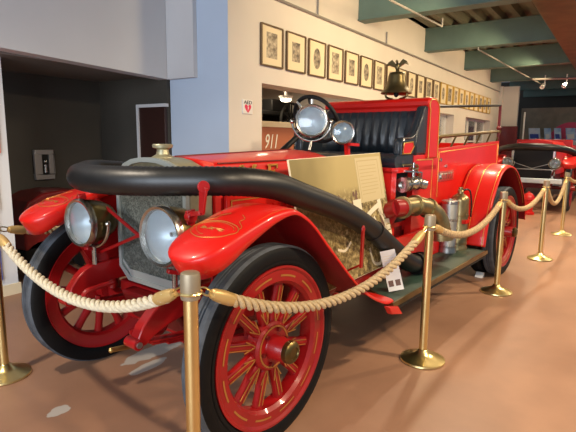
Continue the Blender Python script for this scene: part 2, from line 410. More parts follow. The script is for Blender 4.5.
# framed portraits along the wall
oval = {2: 1, 5: 1, 9: 1, 13: 1, 17: 1}
ordn = 'leftmost second third fourth fifth sixth seventh eighth ninth tenth eleventh twelfth thirteenth fourteenth fifteenth sixteenth seventeenth eighteenth nineteenth twentieth twenty-first twenty-second twenty-third'.split()
for i in range(23):
    x = -.036+i*.492; gilt = i >= 13
    kind = 'oval portrait' if i in oval else ['standing figure photo', 'faded group photo', 'dark portrait photo'][i % 3]
    where = ('%s picture from the left in the wall row' % ordn[i]) if i else 'leftmost picture of the wall row above the opening'
    lab = ('gilt framed ' if gilt else 'dark framed ')+kind+', '+where
    w, z0, z1 = .41, 2.25, 2.70
    t = thing('framed_portrait', lab, 'picture', (x+w/2, 0, z0), group='framed portraits along the wall')
    h = z1-z0
    b = MB()
    fr = 'gframe' if gilt else 'frame'
    e = .015
    for (a, c, d_, f) in ((-w/2, w/2, 0, e), (-w/2, w/2, h-e, h), (-w/2, -w/2+e, e, h-e), (w/2-e, w/2, e, h-e)): b.box(a, c, -.03, 0, d_, f)
    b.build('frame', fr, t, bevel=.004)
    MB().box(-w/2+e, w/2-e, -.014, -.001, e, h-e).build('mat_board', 'cream', t)
    pm = M['port'][(i*2+1) % 3]
    pw, ph = [(.10, .145), (.085, .12), (.12, .15)][i % 3]
    b = MB()
    if i in oval: b.lathe([(0, 0), (1, 0), (1, .3), (0, .3)], n=28); b.xf(Matrix.Translation((0, -.0145, h*.5)) @ Matrix.Diagonal((.085, .008, .13, 1)) @ Matrix.Rotation(PI/2, 4, 'X'))
    else: b.box(-pw, pw, -.0165, -.0142, h*.5-ph+.015, h*.5+ph)
    b.build('photograph', pm, t)
# conduit on the wall and sprinkler pipe
b = MB().cyl((-.5, -.018, 3.0), (12.4, -.018, 3.0), .017, n=10).cyl((1.15, -.018, 3.0), (1.15, -.018, 3.95), .012, n=8).cyl((3.35, -.018, 3.0), (3.35, -.018, 3.2), .012, n=8)
tag(b.build('conduit', 'conduit'), 'grey conduit running along the wall above the pictures', 'pipe')
t = thing('sprinkler_pipe', 'pale thin sprinkler pipe hung under the green beams', 'pipe', (0, -1.05, 3.13))
MB().cyl((.2, .25, 0), (3.12, .06, 0), .014, n=8).cyl((3.12, .06, 0), (3.12, .06, .12), .012, n=8).build('pipe', 'conduit', t)
t = thing('sprinkler_pipe', 'pale thin pipe hung below the farther green beams', 'pipe', (0, -1.1, 3.13))
MB().cyl((5.3, .1, 0), (12.4, -.15, 0), .014, n=8).cyl((5.3, .1, 0), (5.3, .1, .09), .012, n=8).build('pipe', 'conduit', t)

# AED sign
t = thing('aed_sign', 'small white AED sign with red heart on the wall end', 'sign', (-.262, 0, 1.785))
MB().box(-.085, .085, -.012, 0, -.075, .075).build('panel', 'white', t, bevel=.004)
text('lettering', 'AED', .052, 'ink', (0, -.013, .045), (PI/2, 0, 0), t, width=1.35)
hp = [(0, -.055)]+[(.052*s, z) for s, z in ((.55, -.03), (1, 0), (1, .02), (.75, .033), (.4, .03))]+[(0, .012)]+[(-.052*s, z) for s, z in ((.4, .03), (.75, .033), (1, .02), (1, 0), (.55, -.03))]
MB().prism([(x, z-.008) for x, z in hp], 'y', -.0145, -.012).build('heart', 'heart', t)
MB().prism([(.012, .012), (-.012, -.014), (0, -.012), (-.008, -.045), (.016, -.006), (.004, -.008)], 'y', -.016, -.0145).build('bolt_mark', 'white', t)
# things in the dark recess
t = thing('wall_cabinet', 'small white framed cabinet on the dark recess wall', 'cabinet', (-1.39, 2.1, 1.13))
b = MB()
for (a, c, d_, f) in ((-.11, .11, -.17, -.11), (-.11, .11, .12, .17), (-.11, -.03, -.11, .12), (.05, .11, -.11, .12)): b.box(a, c, -.05, 0, d_, f)
b.build('frame', 'conduit', t, bevel=.006)
MB().box(-.03, .05, -.03, 0, -.11, .12).build('recess', 'dark', t)
MB().cyl((.01, -.035, -.09), (.01, -.035, .0), .018).sph((.01, -.035, .035), .025).build('extinguisher', 'nickel', t)
t = thing('red_cart', 'dark red cart with a white stripe in the dark recess', 'cart', (-1.55, 1.72, 0))
sec = [(-.42, .30), (-.42, .70), (-.36, .80), (-.2, .87), (0, .89), (.25, .87), (.40, .80), (.45, .70), (.45, .30)]
MB().prism(sec, 'y', -.25, .25).build('body', 'dred', t, bevel=.02)
MB().box(-.22, .24, -.262, -.25, .765, .795).build('stripe', 'white', t)
for sx in (-.25, .27):
    for yy in (-.22, .22): MB().lathe([(0, -.03), (.18, -.03), (.20, -.015), (.20, .015), (.18, .03), (0, .03)], (sx, yy, .20), (0, 1, 0), 24).build('wheel', 'rubber', t)
for sx in (-.25, .27): MB().cyl((sx, -.22, .2), (sx, .22, .2), .02).box(sx-.02, sx+.02, -.1, .1, .2, .32).build('axle', 'black', t)
t = thing('banner', 'orange and blue banner hanging at the left white jamb', 'banner', (-2.53, 1.145, 0))
b = MB()
for (z0, z1, mi) in ((1.30, 1.95, 0), (1.25, 1.30, 1), (.80, 1.25, 2), (.16, .80, 3)): b.mat(mi).box(-.22, .215-(1.6-z1)*.06, -.008, 0, z0, z1)
b.build('cloth', ['banr', 'bany', 'wallb', 'banb'], t)
MB().cyl((-.24, -.004, 1.96), (.24, -.004, 1.96), .01).build('rod', 'steel', t)

# ================================================================== FIRE ENGINE (local: -x is forward, -y is the near side)
TO = Vector((-2.611, -1.364, 0)); TRZ = math.radians(-4.318)
def TR(x, y, z): return TO+Matrix.Rotation(TRZ, 3, 'Z') @ Vector((x, y, z))
FR = .4826

def make_wheel(parent, name, tw, loc, rot=0, detail=True):
    # wooden artillery wheel, outward side is -y
    b = MB().lathe([(.300, -.035), (.315, -.052), (.366, -.052), (.378, -.062), (.388, -.062), (.388, .062), (.366, .052), (.315, .045), (.300, .03)], (0, 0, 0), (0, 1, 0), 64, closed=True)
    b.mat(1)
    for k in range(12):
        a0 = (k+.18)*PI/6; a1 = (k+.82)*PI/6
        rows = []
        for i in range(7):
            a = a0+(a1-a0)*i/6
            rows.append([(r*math.cos(a), -.0535, r*math.sin(a)) for r in (.336, .345)])
        b.grid(rows)
    w = b.build(name, ['rred', 'goldd'], parent, loc, (0, 0, rot))
    h = tw/2
    b = MB()
    pr = [(.380, -h*.72), (.395, -h*.86), (.425, -h), (.455, -h*.97), (.472, -h*.84), (.4826, -h*.62)]
    pr += [(.4826, -h*.22), (.474, -h*.18), (.474, -h*.10), (.4826, -h*.06), (.4826, h*.06), (.474, h*.10), (.474, h*.18), (.4826, h*.22)]
    pr += [(r, -a) for r, a in pr[:6]][::-1]
    b.lathe(pr, (0, 0, 0), (0, 1, 0), 72, closed=True)
    t = b.build('tire', ['rubber', 'dusty'], w)
    for p in t.data.polygons:
        c = p.center
        if math.hypot(c.x, c.z) > .471 and abs(c.y) < h*.80: p.material_index = 1
    MB().lathe([(.386, -h*.80), (.398, -h*.90), (.408, -h*.93), (.412, -h*.985), (.402, -h*.99), (.388, -h*.86)], (0, 0, 0), (0, 1, 0), 64, closed=True).build('side_ring', 'rubber', t)
    for k in range(12):
        a = (k+.5)*PI/6
        s = MB(); ca, sa = math.cos(a), math.sin(a)
        s.bar((.07*ca, 0, .07*sa), (.13*ca, 0, .13*sa), .07, .052, (0, 1, 0), .052, .046) if False else None
        n = Vector((0, 1, 0)); d = Vector((ca, 0, sa)); r = d.cross(n)
        rows = []
        for rad, wd, th in ((.06, .030, .05), (.10, .050, .05), (.15, .056, .048), (.24, .046, .044), (.303, .058, .046)):
            ring = []
            for q in range(10):
                u = 2*PI*q/10; ring.append(d*rad+r*(wd/2*math.cos(u))+n*(th/2*math.sin(u)))
            rows.append(ring)
        s.grid(rows, closed_u=True)
        if detail:
            s.mat(1)
            for e in (-.012, .012):
                p0 = d*.15+r*e-n*.0245; p1 = d*.285+r*e-n*.0235
                s.bar(p0, p1, .004, .003, (0, 1, 0))
            v = n*-.0255
            for sg in (-1, 1): s.bar(d*.112+v, d*.185+r*sg*.026+v, .005, .003, (0, 1, 0))
        s.build('spoke', ['rred', 'goldd'], w)
    b = MB().lathe([(.118, .03), (.118, -.030), (.108, -.042), (.062, -.042), (.058, -.05), (.055, -.12), (.050, -.128), (.0, -.128)], (0, 0, 0), (0, 1, 0), 32)
    b.lathe([(.118, .03), (.06, .03), (.06, .10), (0, .10)], (0, 0, 0), (0, 1, 0), 32)
    hb = b.mat(1).lathe([(.102, -.0425), (.102, -.0445), (.094, -.0445), (.094, -.0425)], (0, 0, 0), (0, 1, 0), 32).build('hub', ['rred', 'goldd'], w)
    for k in range(6):
        a = k*PI/3+.2
        MB().cyl((.082*math.cos(a), -.040, .082*math.sin(a)), (.082*math.cos(a), -.056, .082*math.sin(a)), .011, n=6).build('hub_bolt', 'dred', hb)
    MB().lathe([(.050, -.12), (.053, -.128), (.053, -.150), (.044, -.160), (.030, -.164), (.028, -.158), (0, -.158)], (0, 0, 0), (0, 1, 0), 24).build('hub_cap', 'dbrass', w)
    return w

def fender(parent, name, path, yc, width, lip, tip, mats, gold=True):
    """path: (x,z) from the front tip backwards; tip = rounded front length"""
    P = [Vector((x, 0, z)) for x, z in path]
    C = cr(P, 7); L = [0]
    for i in range(1, len(C)): L.append(L[-1]+(C[i]-C[i-1]).length)
    prof = [(-1, -1.0), (-1, -.55), (-.985, -.18), (-.95, .02), (-.85, .10), (-.6, .17), (-.25, .22), (0, .23), (.25, .22), (.6, .17), (.85, .10), (.95, .02), (.985, -.18), (1, -.55), (1, -1.0)]
    rows = []; top = []
    # extra closely spaced stations at the tip
    def at(s):
        for i in range(1, len(L)):
            if L[i] >= s or i == len(L)-1:
                t = (s-L[i-1])/max(1e-6, L[i]-L[i-1]); return C[i-1].lerp(C[i], t), (C[i]-C[i-1]).normalized()
    st = ([tip*(1-math.cos(q*PI/2/8)) for q in range(9)] if tip else [])
    st += [l for l in L if l > (tip*1.05 if tip else -1)]
    for s in st:
        p, tg = at(min(s, L[-1]-1e-6)); nrm = Vector((-tg.z, 0, tg.x))
        if nrm.z < 0 and abs(tg.x) > .2: nrm = -nrm
        w = width/2; lp = lip; cw = .014
        if tip:
            q = max(0., 1-s/tip)
            w = width/2*max(.10, (1-q**2.5)**(1/2.5)) if q > 0 else width/2
            lp = lip+.075*max(0, 1-s/.62)**1.3; cw = .014+.010*max(0, 1-s/.5)
        rows.append([p+Vector((0, yc+u*w, 0))+nrm*((v*lp) if v < 0 else v/.23*cw*(w/width*2)) for u, v in prof])
    b = MB().grid(rows)
    if tip: b.add(rows[0], [tuple(range(len(prof)))])
    o = b.build(name, [mats, 'under'], parent, smooth=50, solid=.006); o.modifiers['thick'].material_offset = 1; o.modifiers['thick'].material_offset_rim = 0  # inner shell gets the red with shade painted in
    return o, rows

def fender_gold(parent, rows, yc, s0, s1, tip=True):
    b = MB()
    k1 = min(len(rows)-1, s1)
    for sgn in (3, 11):
        b.tube([rows[i][sgn]+(rows[i][7]-rows[i][sgn])*.10+Vector((0, 0, .003)) for i in range(s0+3, k1)], .0014, 5)
    if tip:
        # scroll ornament on the rounded front
        def S(i, f):
            i = max(0, min(len(rows)-1.001, i)); i0 = int(i); ti = i-i0
            def row(r):
                j = 3+f*8; a = min(int(j), 13); return r[a].lerp(r[a+1], j-a)
            return row(rows[i0]).lerp(row(rows[i0+1]), ti)+Vector((0, 0, .0015))
        b.tube([S(9.5-3.2*math.cos(t), .5+.36*math.sin(t)) for t in [2*PI*q/40 for q in range(40)]], .0019, 5, closed=True)
        b.tube([S(9.5-2.6*math.cos(t), .5+.29*math.sin(t)) for t in [2*PI*q/40 for q in range(30)]], .0012, 5)
        for c in (.36, .5, .64): b.tube([S(8+1.2*q/6, c+.05*math.sin(q*1.6+c*9)) for q in range(7)], .0017, 5)
        b.tube([S(8.6+.5*math.sin(q), .32+.36*q/7) for q in range(8)], .0016, 5)
        for sg in (-1, 1): b.tube([S(11+6*q/10, .5+sg*(.33-.02*q+.03*math.sin(q))) for q in range(11)], .0015, 5)
    return b.build('gold_scroll', 'goldd', parent)

FFP = [(-.515, .985), (-.45, 1.022), (-.36, 1.062), (-.25, 1.098), (-.12, 1.132), (0, 1.140), (.085, 1.108), (.17, 1.050), (.27, .955), (.385, .848), (.52, .725), (.65, .622), (.80, .535), (.93, .480), (1.02, .468)]
RFP = [(2.92, .475), (2.95, .60), (3.01, .76), (3.12, .95), (3.28, 1.12), (3.46, 1.19), (3.65, 1.20), (3.87, 1.15), (4.08, 1.03), (4.26, .88), (4.38, .72), (4.43, .55)]

def headlamp(parent, x, y, z, label=None, r=.134, yaw=0.):
    m = Matrix.Translation((x, y, z)) @ Matrix.Rotation(yaw, 4, 'Z')
    h = MB().lathe([(r*1.0, -.0), (r*1.0, .03), (r*.98, .06), (r*.88, .12), (r*.68, .17), (r*.40, .20), (r*.14, .215), (0, .217)], (0, 0, 0), (1, 0, 0), 40).xf(m).build('headlamp', 'dbrass', parent)
    if label: h['label'] = label
    MB().lathe([(r*.90, .008), (r*.93, -.016), (r*1.02, -.020), (r*1.07, -.008), (r*1.07, .012), (r*.98, .018)], (0, 0, 0), (1, 0, 0), 40, closed=True).xf(m).build('rim', 'nickel', h)
    MB().lathe([(r*.92, .004), (r*.80, .045), (r*.5, .085), (r*.2, .105), (0, .11)], (0, 0, 0), (1, 0, 0), 40).xf(m).build('reflector', 'reflector', h)
    MB().lathe([(0, -.022), (r*.4, -.019), (r*.75, -.010), (r*.93, .0), (r*.93, .004), (r*.75, -.006), (r*.4, -.015), (0, -.018)], (0, 0, 0), (1, 0, 0), 40).xf(m).build('lens', 'glass', h)
    MB().sph((.075, 0, 0), .012).cyl((.055, 0, 0), (.11, 0, 0), .012, n=10).xf(m).build('bulb', 'nickel', h)
    # fork bracket
    b = MB()
    arc = [(.07, -(r+.02)*math.cos(t), -(r+.02)*math.sin(t)) for t in [PI*q/16 for q in range(17)]]
    b.tube(arc, .009, 8).cyl((.07, 0, -r-.02), (.07, 0, -r-.16), .013, n=10)
    for s in (-1, 1): b.sph((.07, s*(r+.015), 0), .017)
    b.xf(m).build('lamp_fork', 'nickel', h)
    return h

# ------------------------------------------------------------- build the main engine
FE = thing('fire_engine', 'large red antique open fire engine with brass fittings in the foreground', 'fire engine', TO, (0, 0, TRZ))
# wheels
w0 = make_wheel(FE, 'front_wheel', .125, (0, -.71, FR)); 
copy_tree(w0, FE, location=Vector((-.01, .725, FR)), rotation_euler=(0, .13, PI))
rw = make_wheel(FE, 'rear_wheel', .135, (3.87, -.72, FR))
copy_tree(rw, FE, location=Vector((3.87, .72, FR)), rotation_euler=(0, .3, PI))
for s in (-1, 1):  # inner tyres of the dual rear wheels
    MB().lathe([(.30, -.06), (.40, -.066), (.46, -.064), (.4826, -.04), (.4826, .04), (.46, .064), (.40, .066), (.30, .06)], (3.87, s*.565, FR), (0, 1, 0), 56, closed=True).build('inner_tire', 'rubber', FE)
# fenders
for s in (-1, 1):
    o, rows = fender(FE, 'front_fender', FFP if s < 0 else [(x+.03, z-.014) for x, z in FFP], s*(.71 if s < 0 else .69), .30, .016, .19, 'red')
    fender_gold(o, rows, s*.71, 9, 62)
    # splash apron between fender and frame
    top = [(x, z-.02) for x, z in FFP[5:14]]
    top = [(-.13, 1.10)]+top
    poly = top+[(.90, .50), (.40, .52), (-.10, .60), (-.22, .80)]
    MB().prism(poly, 'y', s*.565-.004, s*.565+.004).build('splash_apron', 'rred', o)
    MB().bar((-.22, s*.562, 1.03), (-.06, s*.562, .93), .01, .02).bar((.05, s*.558, .98), (.30, s*.558, .98), .012, .016).build('apron_rib', 'dred', o)
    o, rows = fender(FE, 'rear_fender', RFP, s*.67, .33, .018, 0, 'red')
    b = MB()
    for j in (3, 7, 11): b.tube([rows[i][j]+(rows[i][7]-rows[i][j])*.12+Vector((-.003, 0, .002)) for i in range(0, len(rows)-8)], .0035, 5)
    b.build('gold_stripe', 'gold', o)
    MB().prism([(x+.01, z-.015) for x, z in RFP]+[(4.35, .62), (3.0, .62)], 'y', s*.515-.004, s*.515+.004).build('inner_panel', 'rred', o)
# frame rails with curved horns
for s in (-1, 1):
    hp = [(-.505, .575), (-.475, .635), (-.42, .685), (-.36, .722), (-.28, .742), (-.15, .748), (.1, .745), (4.55, .74)]
    lo = [(4.55, .62), (.1, .625), (-.12, .63), (-.24, .625), (-.34, .605), (-.42, .575), (-.46, .548), (-.49, .545)]
    FX = lambda x: x if (x > -.2 or s < 0) else -.2+(x+.2)*.72
    hp = [(FX(x), z) for x, z in hp]; lo = [(FX(x), z) for x, z in lo]
    MB().prism(hp+lo, 'y', s*.38-.03, s*.38+.03).build('frame_rail', 'rred', FE, bevel=.006)
    # leaf spring
    for k in range(6):
        hl = .60-.085*k; pts = []
        for q in range(13):
            t = -1+2*q/12; pts.append((FX(.09+t*hl), s*.38, .505+.062*(t*hl/.6)**2-.011*k))
        b = MB()
        rows = [[(p[0], p[1]-.026, p[2]-.0045), (p[0], p[1]+.026, p[2]-.0045), (p[0], p[1]+.026, p[2]+.0045), (p[0], p[1]-.026, p[2]+.0045)] for p in pts]
        b.grid(rows, True).add(rows[0], [(0, 1, 2, 3)]).add(rows[-1], [(3, 2, 1, 0)])
        if k == 0:
            lsp = b.cyl((FX(-.505), s*.38-.04, .565), (FX(-.505), s*.38+.04, .565), .024).build('leaf_spring', 'rred', FE)
            MB().cyl((FX(-.505), s*.38-.048, .565), (FX(-.505), s*.38+.048, .565), .014, n=8).build('spring_bolt', 'steel', lsp)
        else: b.build('leaf', 'rred', lsp)
    MB().box(.02, .16, s*.38-.035, s*.38+.035, .41, .445).build('spring_clip', 'dred', lsp)
    # lamp and hose bracket post
    b = MB().bar((-.20, s*.40, .70), (-.25, s*.47, 1.13), .045, .018, (0, 1, 0)).bar((-.17, s*.39, .66), (-.20, s*.40, .80), .07, .05, (0, 1, 0))
    b.bar((-.30, s*.36, .84), (-.16, s*.40, .80), .03, .02)
    b.cyl((-.25, s*.455, 1.10), (-.25, s*.49, 1.10), .026, n=12)
    b.build('hose_bracket', 'rred', FE, bevel=.003)
    if s > 0: continue
    # front paddle that holds the hose
    b = MB(); c0 = Vector((-.275, s*.575, 1.13)); c1 = Vector((-.285, s*.60, 1.245))
    b.bar((-.25, s*.47, 1.11), c0, .025, .02).bar(c0, c1, .030, .012, (1, 0, 0), .045, .012).lathe([(0, -.006), (.026, -.006), (.026, .006), (0, .006)], c1, (-.5, s*.85, 0), 16)
    b.build('hose_paddle', 'rred', FE, bevel=.002)
b = MB()
for s in (-1, 1): b.cyl((-.20, s*.40, 1.10), (-.20, -s*.40, .79), .010, n=8)
b.build('stay_rods', 'rred', FE)
# front axle, tie rod, steering arms
b = MB().box(-.035, .035, -.40, .40, .365, .43).bar((0, -.40, .40), (0, -.60, .47), .06, .07).bar((0, .40, .40), (0, .60, .47), .06, .07)
for s in (-1, 1): b.cyl((0, s*.60, .39), (0, s*.60, .56), .032)
b.build('front_axle', 'rred', FE, bevel=.006)
b = MB().cyl((.18, -.56, .42), (.18, .56, .42), .016)
for s in (-1, 1): b.bar((0, s*.60, .44), (.18, s*.56, .42), .03, .03)
b.build('tie_rod', 'rred', FE)
MB().cyl((-.13, -.37, .60), (.7, -.33, .60), .02).build('drag_link', 'rred', FE)
# front cross member, pan and tow hooks
b = MB().box(-.10, .0, -.36, .36, .55, .62); b.build('cross_member', 'rred', FE, bevel=.01)
MB().prism([(-.18, .60), (.05, .62), (.05, .46), (-.10, .42)], 'y', -.24, .24).build('front_pan', 'dred', FE, bevel=.02)
for s in (-1, 1):
    b = MB(); pts = [(-.30-.045*math.sin(t)-.02, s*.30, .575+.045*math.cos(t)) for t in [q*PI*1.5/12 for q in range(13)]]
    b.tube([(-.18, s*.30, .63)]+pts, .015, 8).build('tow_hook', 'rred', FE)
# starting crank
b = MB().cyl((-.10, -.22, .56), (-.44, -.27, .56), .014, n=10).bar((-.44, -.272, .575), (-.45, -.30, .50), .024, .02)
ck = b.build('starting_crank', 'rred', FE)
MB().cyl((-.445, -.30, .512), (-.565, -.30, .530), .014, .011, n=10).sph((-.565, -.30, .53), .0125).build('crank_grip', 'brass', ck)
# radiator
def radpoly(e=0, top=True):
    w = .30-e
    p = [(-w, .72+e*.5), (-w+.085, .65+e), (w-.085, .65+e), (w, .72+e*.5), (w, 1.235-e)]
    for q in range(1, 8):
        yy = w*(1-q/4); p.append((yy, 1.245-e+.100*(1-abs(yy/w)**2.6)**.8))
    p.append((-w, 1.235-e)); return p
rad = MB().prism(radpoly(), 'x', -.115, .045).build('radiator', 'shell', FE, bevel=.012)
b = MB()
o_ = radpoly(); i_ = radpoly(.024); k = len(o_)
for x in (-.135,): 
    vs = [(x, u, v) for u, v in o_]+[(x, u, v) for u, v in i_]+[(-.112, u, v) for u, v in o_]+[(-.112, u, v) for u, v in i_]
    fs = []
    for j in range(k):
        n = (j+1) % k; fs += [(j, n, k+n, k+j), (j, n, 2*k+n, 2*k+j), (k+j, k+n, 3*k+n, 3*k+j)]
    b.add(vs, fs)
b.build('radiator_rim', 'rimn', rad)
cp = [(-.268, .765), (-.205, .715), (.205, .715), (.268, .765), (.268, 1.185), (-.268, 1.185)]
MB().prism(cp, 'x', -.126, -.11).build('radiator_core', 'core', rad)
MB().prism([(-.272, .75), (-.205, .690), (-.205, .668), (.205, .668), (.205, .690), (.272, .75), (.268, .765), (.205, .715), (-.205, .715), (-.268, .765)], 'x', -.130, -.113).build('bottom_tank', 'rimn', rad)
MB().lathe([(.065, 1.325), (.06, 1.345), (.035, 1.36), (.030, 1.385), (.034, 1.39), (.052, 1.395), (.054, 1.408), (.050, 1.414), (0, 1.414)], (-.035, 0, 0), (0, 0, 1), 28).build('radiator_cap', 'shell', rad)
# hood
HX0, HX1 = .047, 1.12
def hoodsec(x):
    t = (x-HX0)/(HX1-HX0); w = .315+.02*t; h = 1.322+.006*t; c = .024+.024*t
    s = [(-w, .72), (-w, h-.022), (-w+.008, h-.006), (-w+.03, h+.004), (-w*.6, h+.62*c), (-w*.3, h+.9*c), (0, h+c)]
    s = s+[(-y, z) for y, z in s[:-1]][::-1]
    return [(x, y, z) for y, z in s]
rows = [hoodsec(HX0+(HX1-.05-HX0)*q/8) for q in range(9)]
e = hoodsec(HX1); rows.append([(HX1-.012, y*.99, z if z < 1 else z-.01) for _, y, z in e]); rows.append([(HX1, y*.95, z if z < 1 else z-.035) for _, y, z in e])
b = MB().grid(rows); b.add(rows[-1], [tuple(range(len(rows[-1])))]).add(rows[0], [tuple(range(len(rows[0])))])
hood = b.build('hood', 'red', FE, smooth=40)
b = MB(); b.tube([(HX0, 0, 1.346), (HX1-.06, 0, 1.374)], .006, 8)
for s in (-1, 1): b.tube([(HX0+.02, s*.312, 1.320), (HX1-.05, s*.331, 1.326)], .004, 8)
b.build('hinge', 'dred', hood)
for s in (-1, 1):
    # raised louvre panel with gold line
    b = MB().box(.10, 1.02, s*.331-.010, s*.331+.010, .80, 1.155).mat(1)
    y0 = s*.343
    for (x0, x1, z0, z1) in ((.13, .99, 1.120, 1.127), (.13, .99, .83, .837), (.13, .137, .83, 1.127), (.983, .99, .83, 1.127)): b.box(x0, x1, y0-.002, y0+.002, z0, z1)
    p = b.build('louvre_panel', ['red', 'gold'], hood, bevel=.003)
    for q in range(14): MB().bar((.20+q*.055, s*.345, .87), (.20+q*.055, s*.345, 1.08), .02, .016, (0, 1, 0)).build('louvre', 'red', p)
# gilded lettering on the near hood side
def letter(b, strokes, x0, z0, sx, sz, y, t):
    for (x1, z1, x2, z2, w) in strokes: b.bar((x0+x1*sx, y, z0+z1*sz), (x0+x2*sx, y, z0+z2*sz), w*sx, t, (0, 1, 0))
LM = [(.12, 0, .12, 1, .10), (.88, 0, .88, 1, .17), (.12, 1, .5, .08, .17), (.5, .08, .88, 1, .09), (0, .03, .26, .03, .10), (.72, .03, 1.04, .03, .10), (0, .97, .2, .97, .10), (.82, .97, 1.04, .97, .10)]
LF = [(.22, 0, .22, 1, .20), (.05, .96, .95, .96, .10), (.22, .5, .66, .5, .10), (.66, .36, .66, .64, .09), (.92, .7, .92, 1, .09), (.05, .03, .42, .03, .10)]
for i, (nm, L_, x0, w) in enumerate((('letter_m', LM, .205, .125), ('letter_f', LF, .425, .095))):
    b = MB().mat(1); letter(b, L_, x0+.005, 1.223, w, .078, -.3325, .003); b.mat(0); letter(b, L_, x0, 1.226, w, .078, -.335, .004)
    b.build(nm, ['gold', 'black'], hood)
MB().box(.362, .377, -.337, -.332, 1.226, 1.241).build('letter_stop', 'gold', hood)
# cowl, floor, dash
b = MB().box(1.12, 1.16, -.36, .36, .74, 1.30).box(1.16, 1.80, -.48, .48, .72, .76); b.build('footwell', 'dred', FE, bevel=.004)
MB().box(.9, 1.75, -.47, -.41, .62, .74).build('side_sill', 'rred', FE, bevel=.004)
# steering wheel (right hand drive)
b = MB(); m = Matrix.Translation((1.60, .17, 1.605)) @ Matrix.Rotation(math.radians(60), 4, 'Y')
b.lathe([(.20+.016*math.cos(t), .016*math.sin(t)) for t in [q*PI/4 for q in range(8)]], n=40, closed=True)
for q in range(4): b.bar((0, 0, -.03), (.2*math.cos(q*PI/2), .2*math.sin(q*PI/2), 0), .025, .012)
b.cyl((0, 0, -.05), (0, 0, .0), .035); b.xf(m)
sw = b.build('steering_wheel', 'black', FE)
MB().cyl((1.57, .17, 1.588), (1.0, .17, 1.26), .022).build('steering_column', 'black', sw)
# searchlight on the hood end
def searchlight(x, y, z, r, yaw, pitch, mats, name, label):
    m = Matrix.Translation((x, y, z)) @ Matrix.Rotation(yaw, 4, 'Z') @ Matrix.Rotation(pitch, 4, 'Y')
    h = MB().lathe([(r*1.0, 0), (r*1.02, .03), (r*.98, .07), (r*.80, .13), (r*.5, .17), (r*.2, .185), (0, .187)], (0, 0, 0), (1, 0, 0), 40).xf(m).build(name, mats[0], FE)
    h['label'] = label
    MB().lathe([(r*.86, .006), (r*.9, -.016), (r*1.0, -.020), (r*1.08, -.006), (r*1.08, .012), (r*.98, .016)], (0, 0, 0), (1, 0, 0), 40, closed=True).xf(m).build('rim', mats[1], h)
    MB().lathe([(r*.9, .004), (r*.75, .05), (r*.45, .085), (0, .10)], (0, 0, 0), (1, 0, 0), 40).xf(m).build('reflector', 'reflector', h)
    MB().lathe([(0, -.016), (r*.5, -.013), (r*.9, .0), (r*.9, .004), (r*.5, -.009), (0, -.012)], (0, 0, 0), (1, 0, 0), 40).xf(m).build('lens', 'glass', h)
    return h, m
sl, m = searchlight(1.12, -.135, 1.572, .108, .62, .05, ('black', 'nickel'), 'searchlight', 'round silver rimmed searchlight')
b = MB(); R_ = .136
b.tube([m @ Vector((.04, -R_*math.cos(t), -R_*math.sin(t))) for t in [PI*q/16 for q in range(17)]], .008, 8)
b.cyl(m @ Vector((.04, 0, -R_)), (1.12, -.12, 1.37), .012)
for s in (-1, 1): b.sph(m @ Vector((.04, s*R_, 0)), .018)
b.build('fork', 'nickel', sl)
b = MB().cyl(m @ Vector((.03, .0, .105)), m @ Vector((.03, .0, .15)), .014)
b.build('vent', 'nickel', sl)
MB().bar(m @ Vector((.02, .06, .085)), m @ Vector((.0, .105, .13)), .012, .012).build('handle', 'nickel', sl)
s2, m2 = searchlight(1.28, -.29, 1.495, .078, .72, 0, ('brass', 'nickel'), 'cowl_lamp', 'smaller frosted cowl lamp')
MB().bar((1.34, -.29, 1.42), (1.36, -.29, 1.28), .03, .03).bar((1.31, -.33, 1.415), (1.43, -.33, 1.41), .02, .02).build('bracket', 'red', s2)
MB().box(1.25, 1.45, -.36, .36, 1.20, 1.30).box(1.16, 1.25, -.40, .40, .76, 1.30).build('dashboard', 'dred', FE, bevel=.01)
# seat: riser, cushion, back, arms
b = MB().box(1.64, 1.72, -.50, .50, .72, 1.22).box(1.72, 2.45, -.44, .44, .72, 1.24).box(2.02, 2.48, -.50, -.44, .62, 1.33).box(2.02, 2.48, .44, .50, .62, 1.33).box(1.64, 2.48, -.50, .50, 1.20, 1.24)
b.mat(1).box(2.06, 2.40, -.503, -.50, 1.285, 1.293).box(2.392, 2.40, -.503, -.50, .78, 1.285).mat(2).box(1.735, 2.02, -.452, -.44, .80, 1.19)
b.build('seat_box', ['red', 'gold', 'dark'], FE, bevel=.004)
b = MB(); rows = []
for q in range(13):
    y = -.49+.98*q/12; rows.append([(1.72, y, 1.24), (1.70, y, 1.27), (1.70, y, 1.31), (1.74, y, 1.335), (1.9, y, 1.345+.004*(q % 2)), (2.1, y, 1.34), (2.22, y, 1.33), (2.22, y, 1.24)])
b.grid(rows).add(rows[0], [tuple(range(8))]).add(rows[-1], [tuple(range(8))]); b.build('seat_cushion', 'leather', FE, smooth=50)
b = MB(); rows = []; n = 72
for q in range(n+1):
    y = -.49+.98*q/n; a = abs(y)/.49
    pl = .010*math.cos(q*2*PI/6.0)+.004*math.sin(q*2.3)
    fw = .16*max(0, (a-.72)/.28)**1.5
    rows.append([(2.22-fw-.05+pl*.4, y, 1.33), (2.16-fw+pl*.8, y, 1.42), (2.17-fw*.9+pl, y, 1.52), (2.20-fw*.6+pl, y, 1.62), (2.225-fw*.3+pl*.5, y, 1.685), (2.26, y, 1.70)])
b.grid(rows); sbk = b.build('seat_back', 'leather', FE, smooth=60, solid=.03)
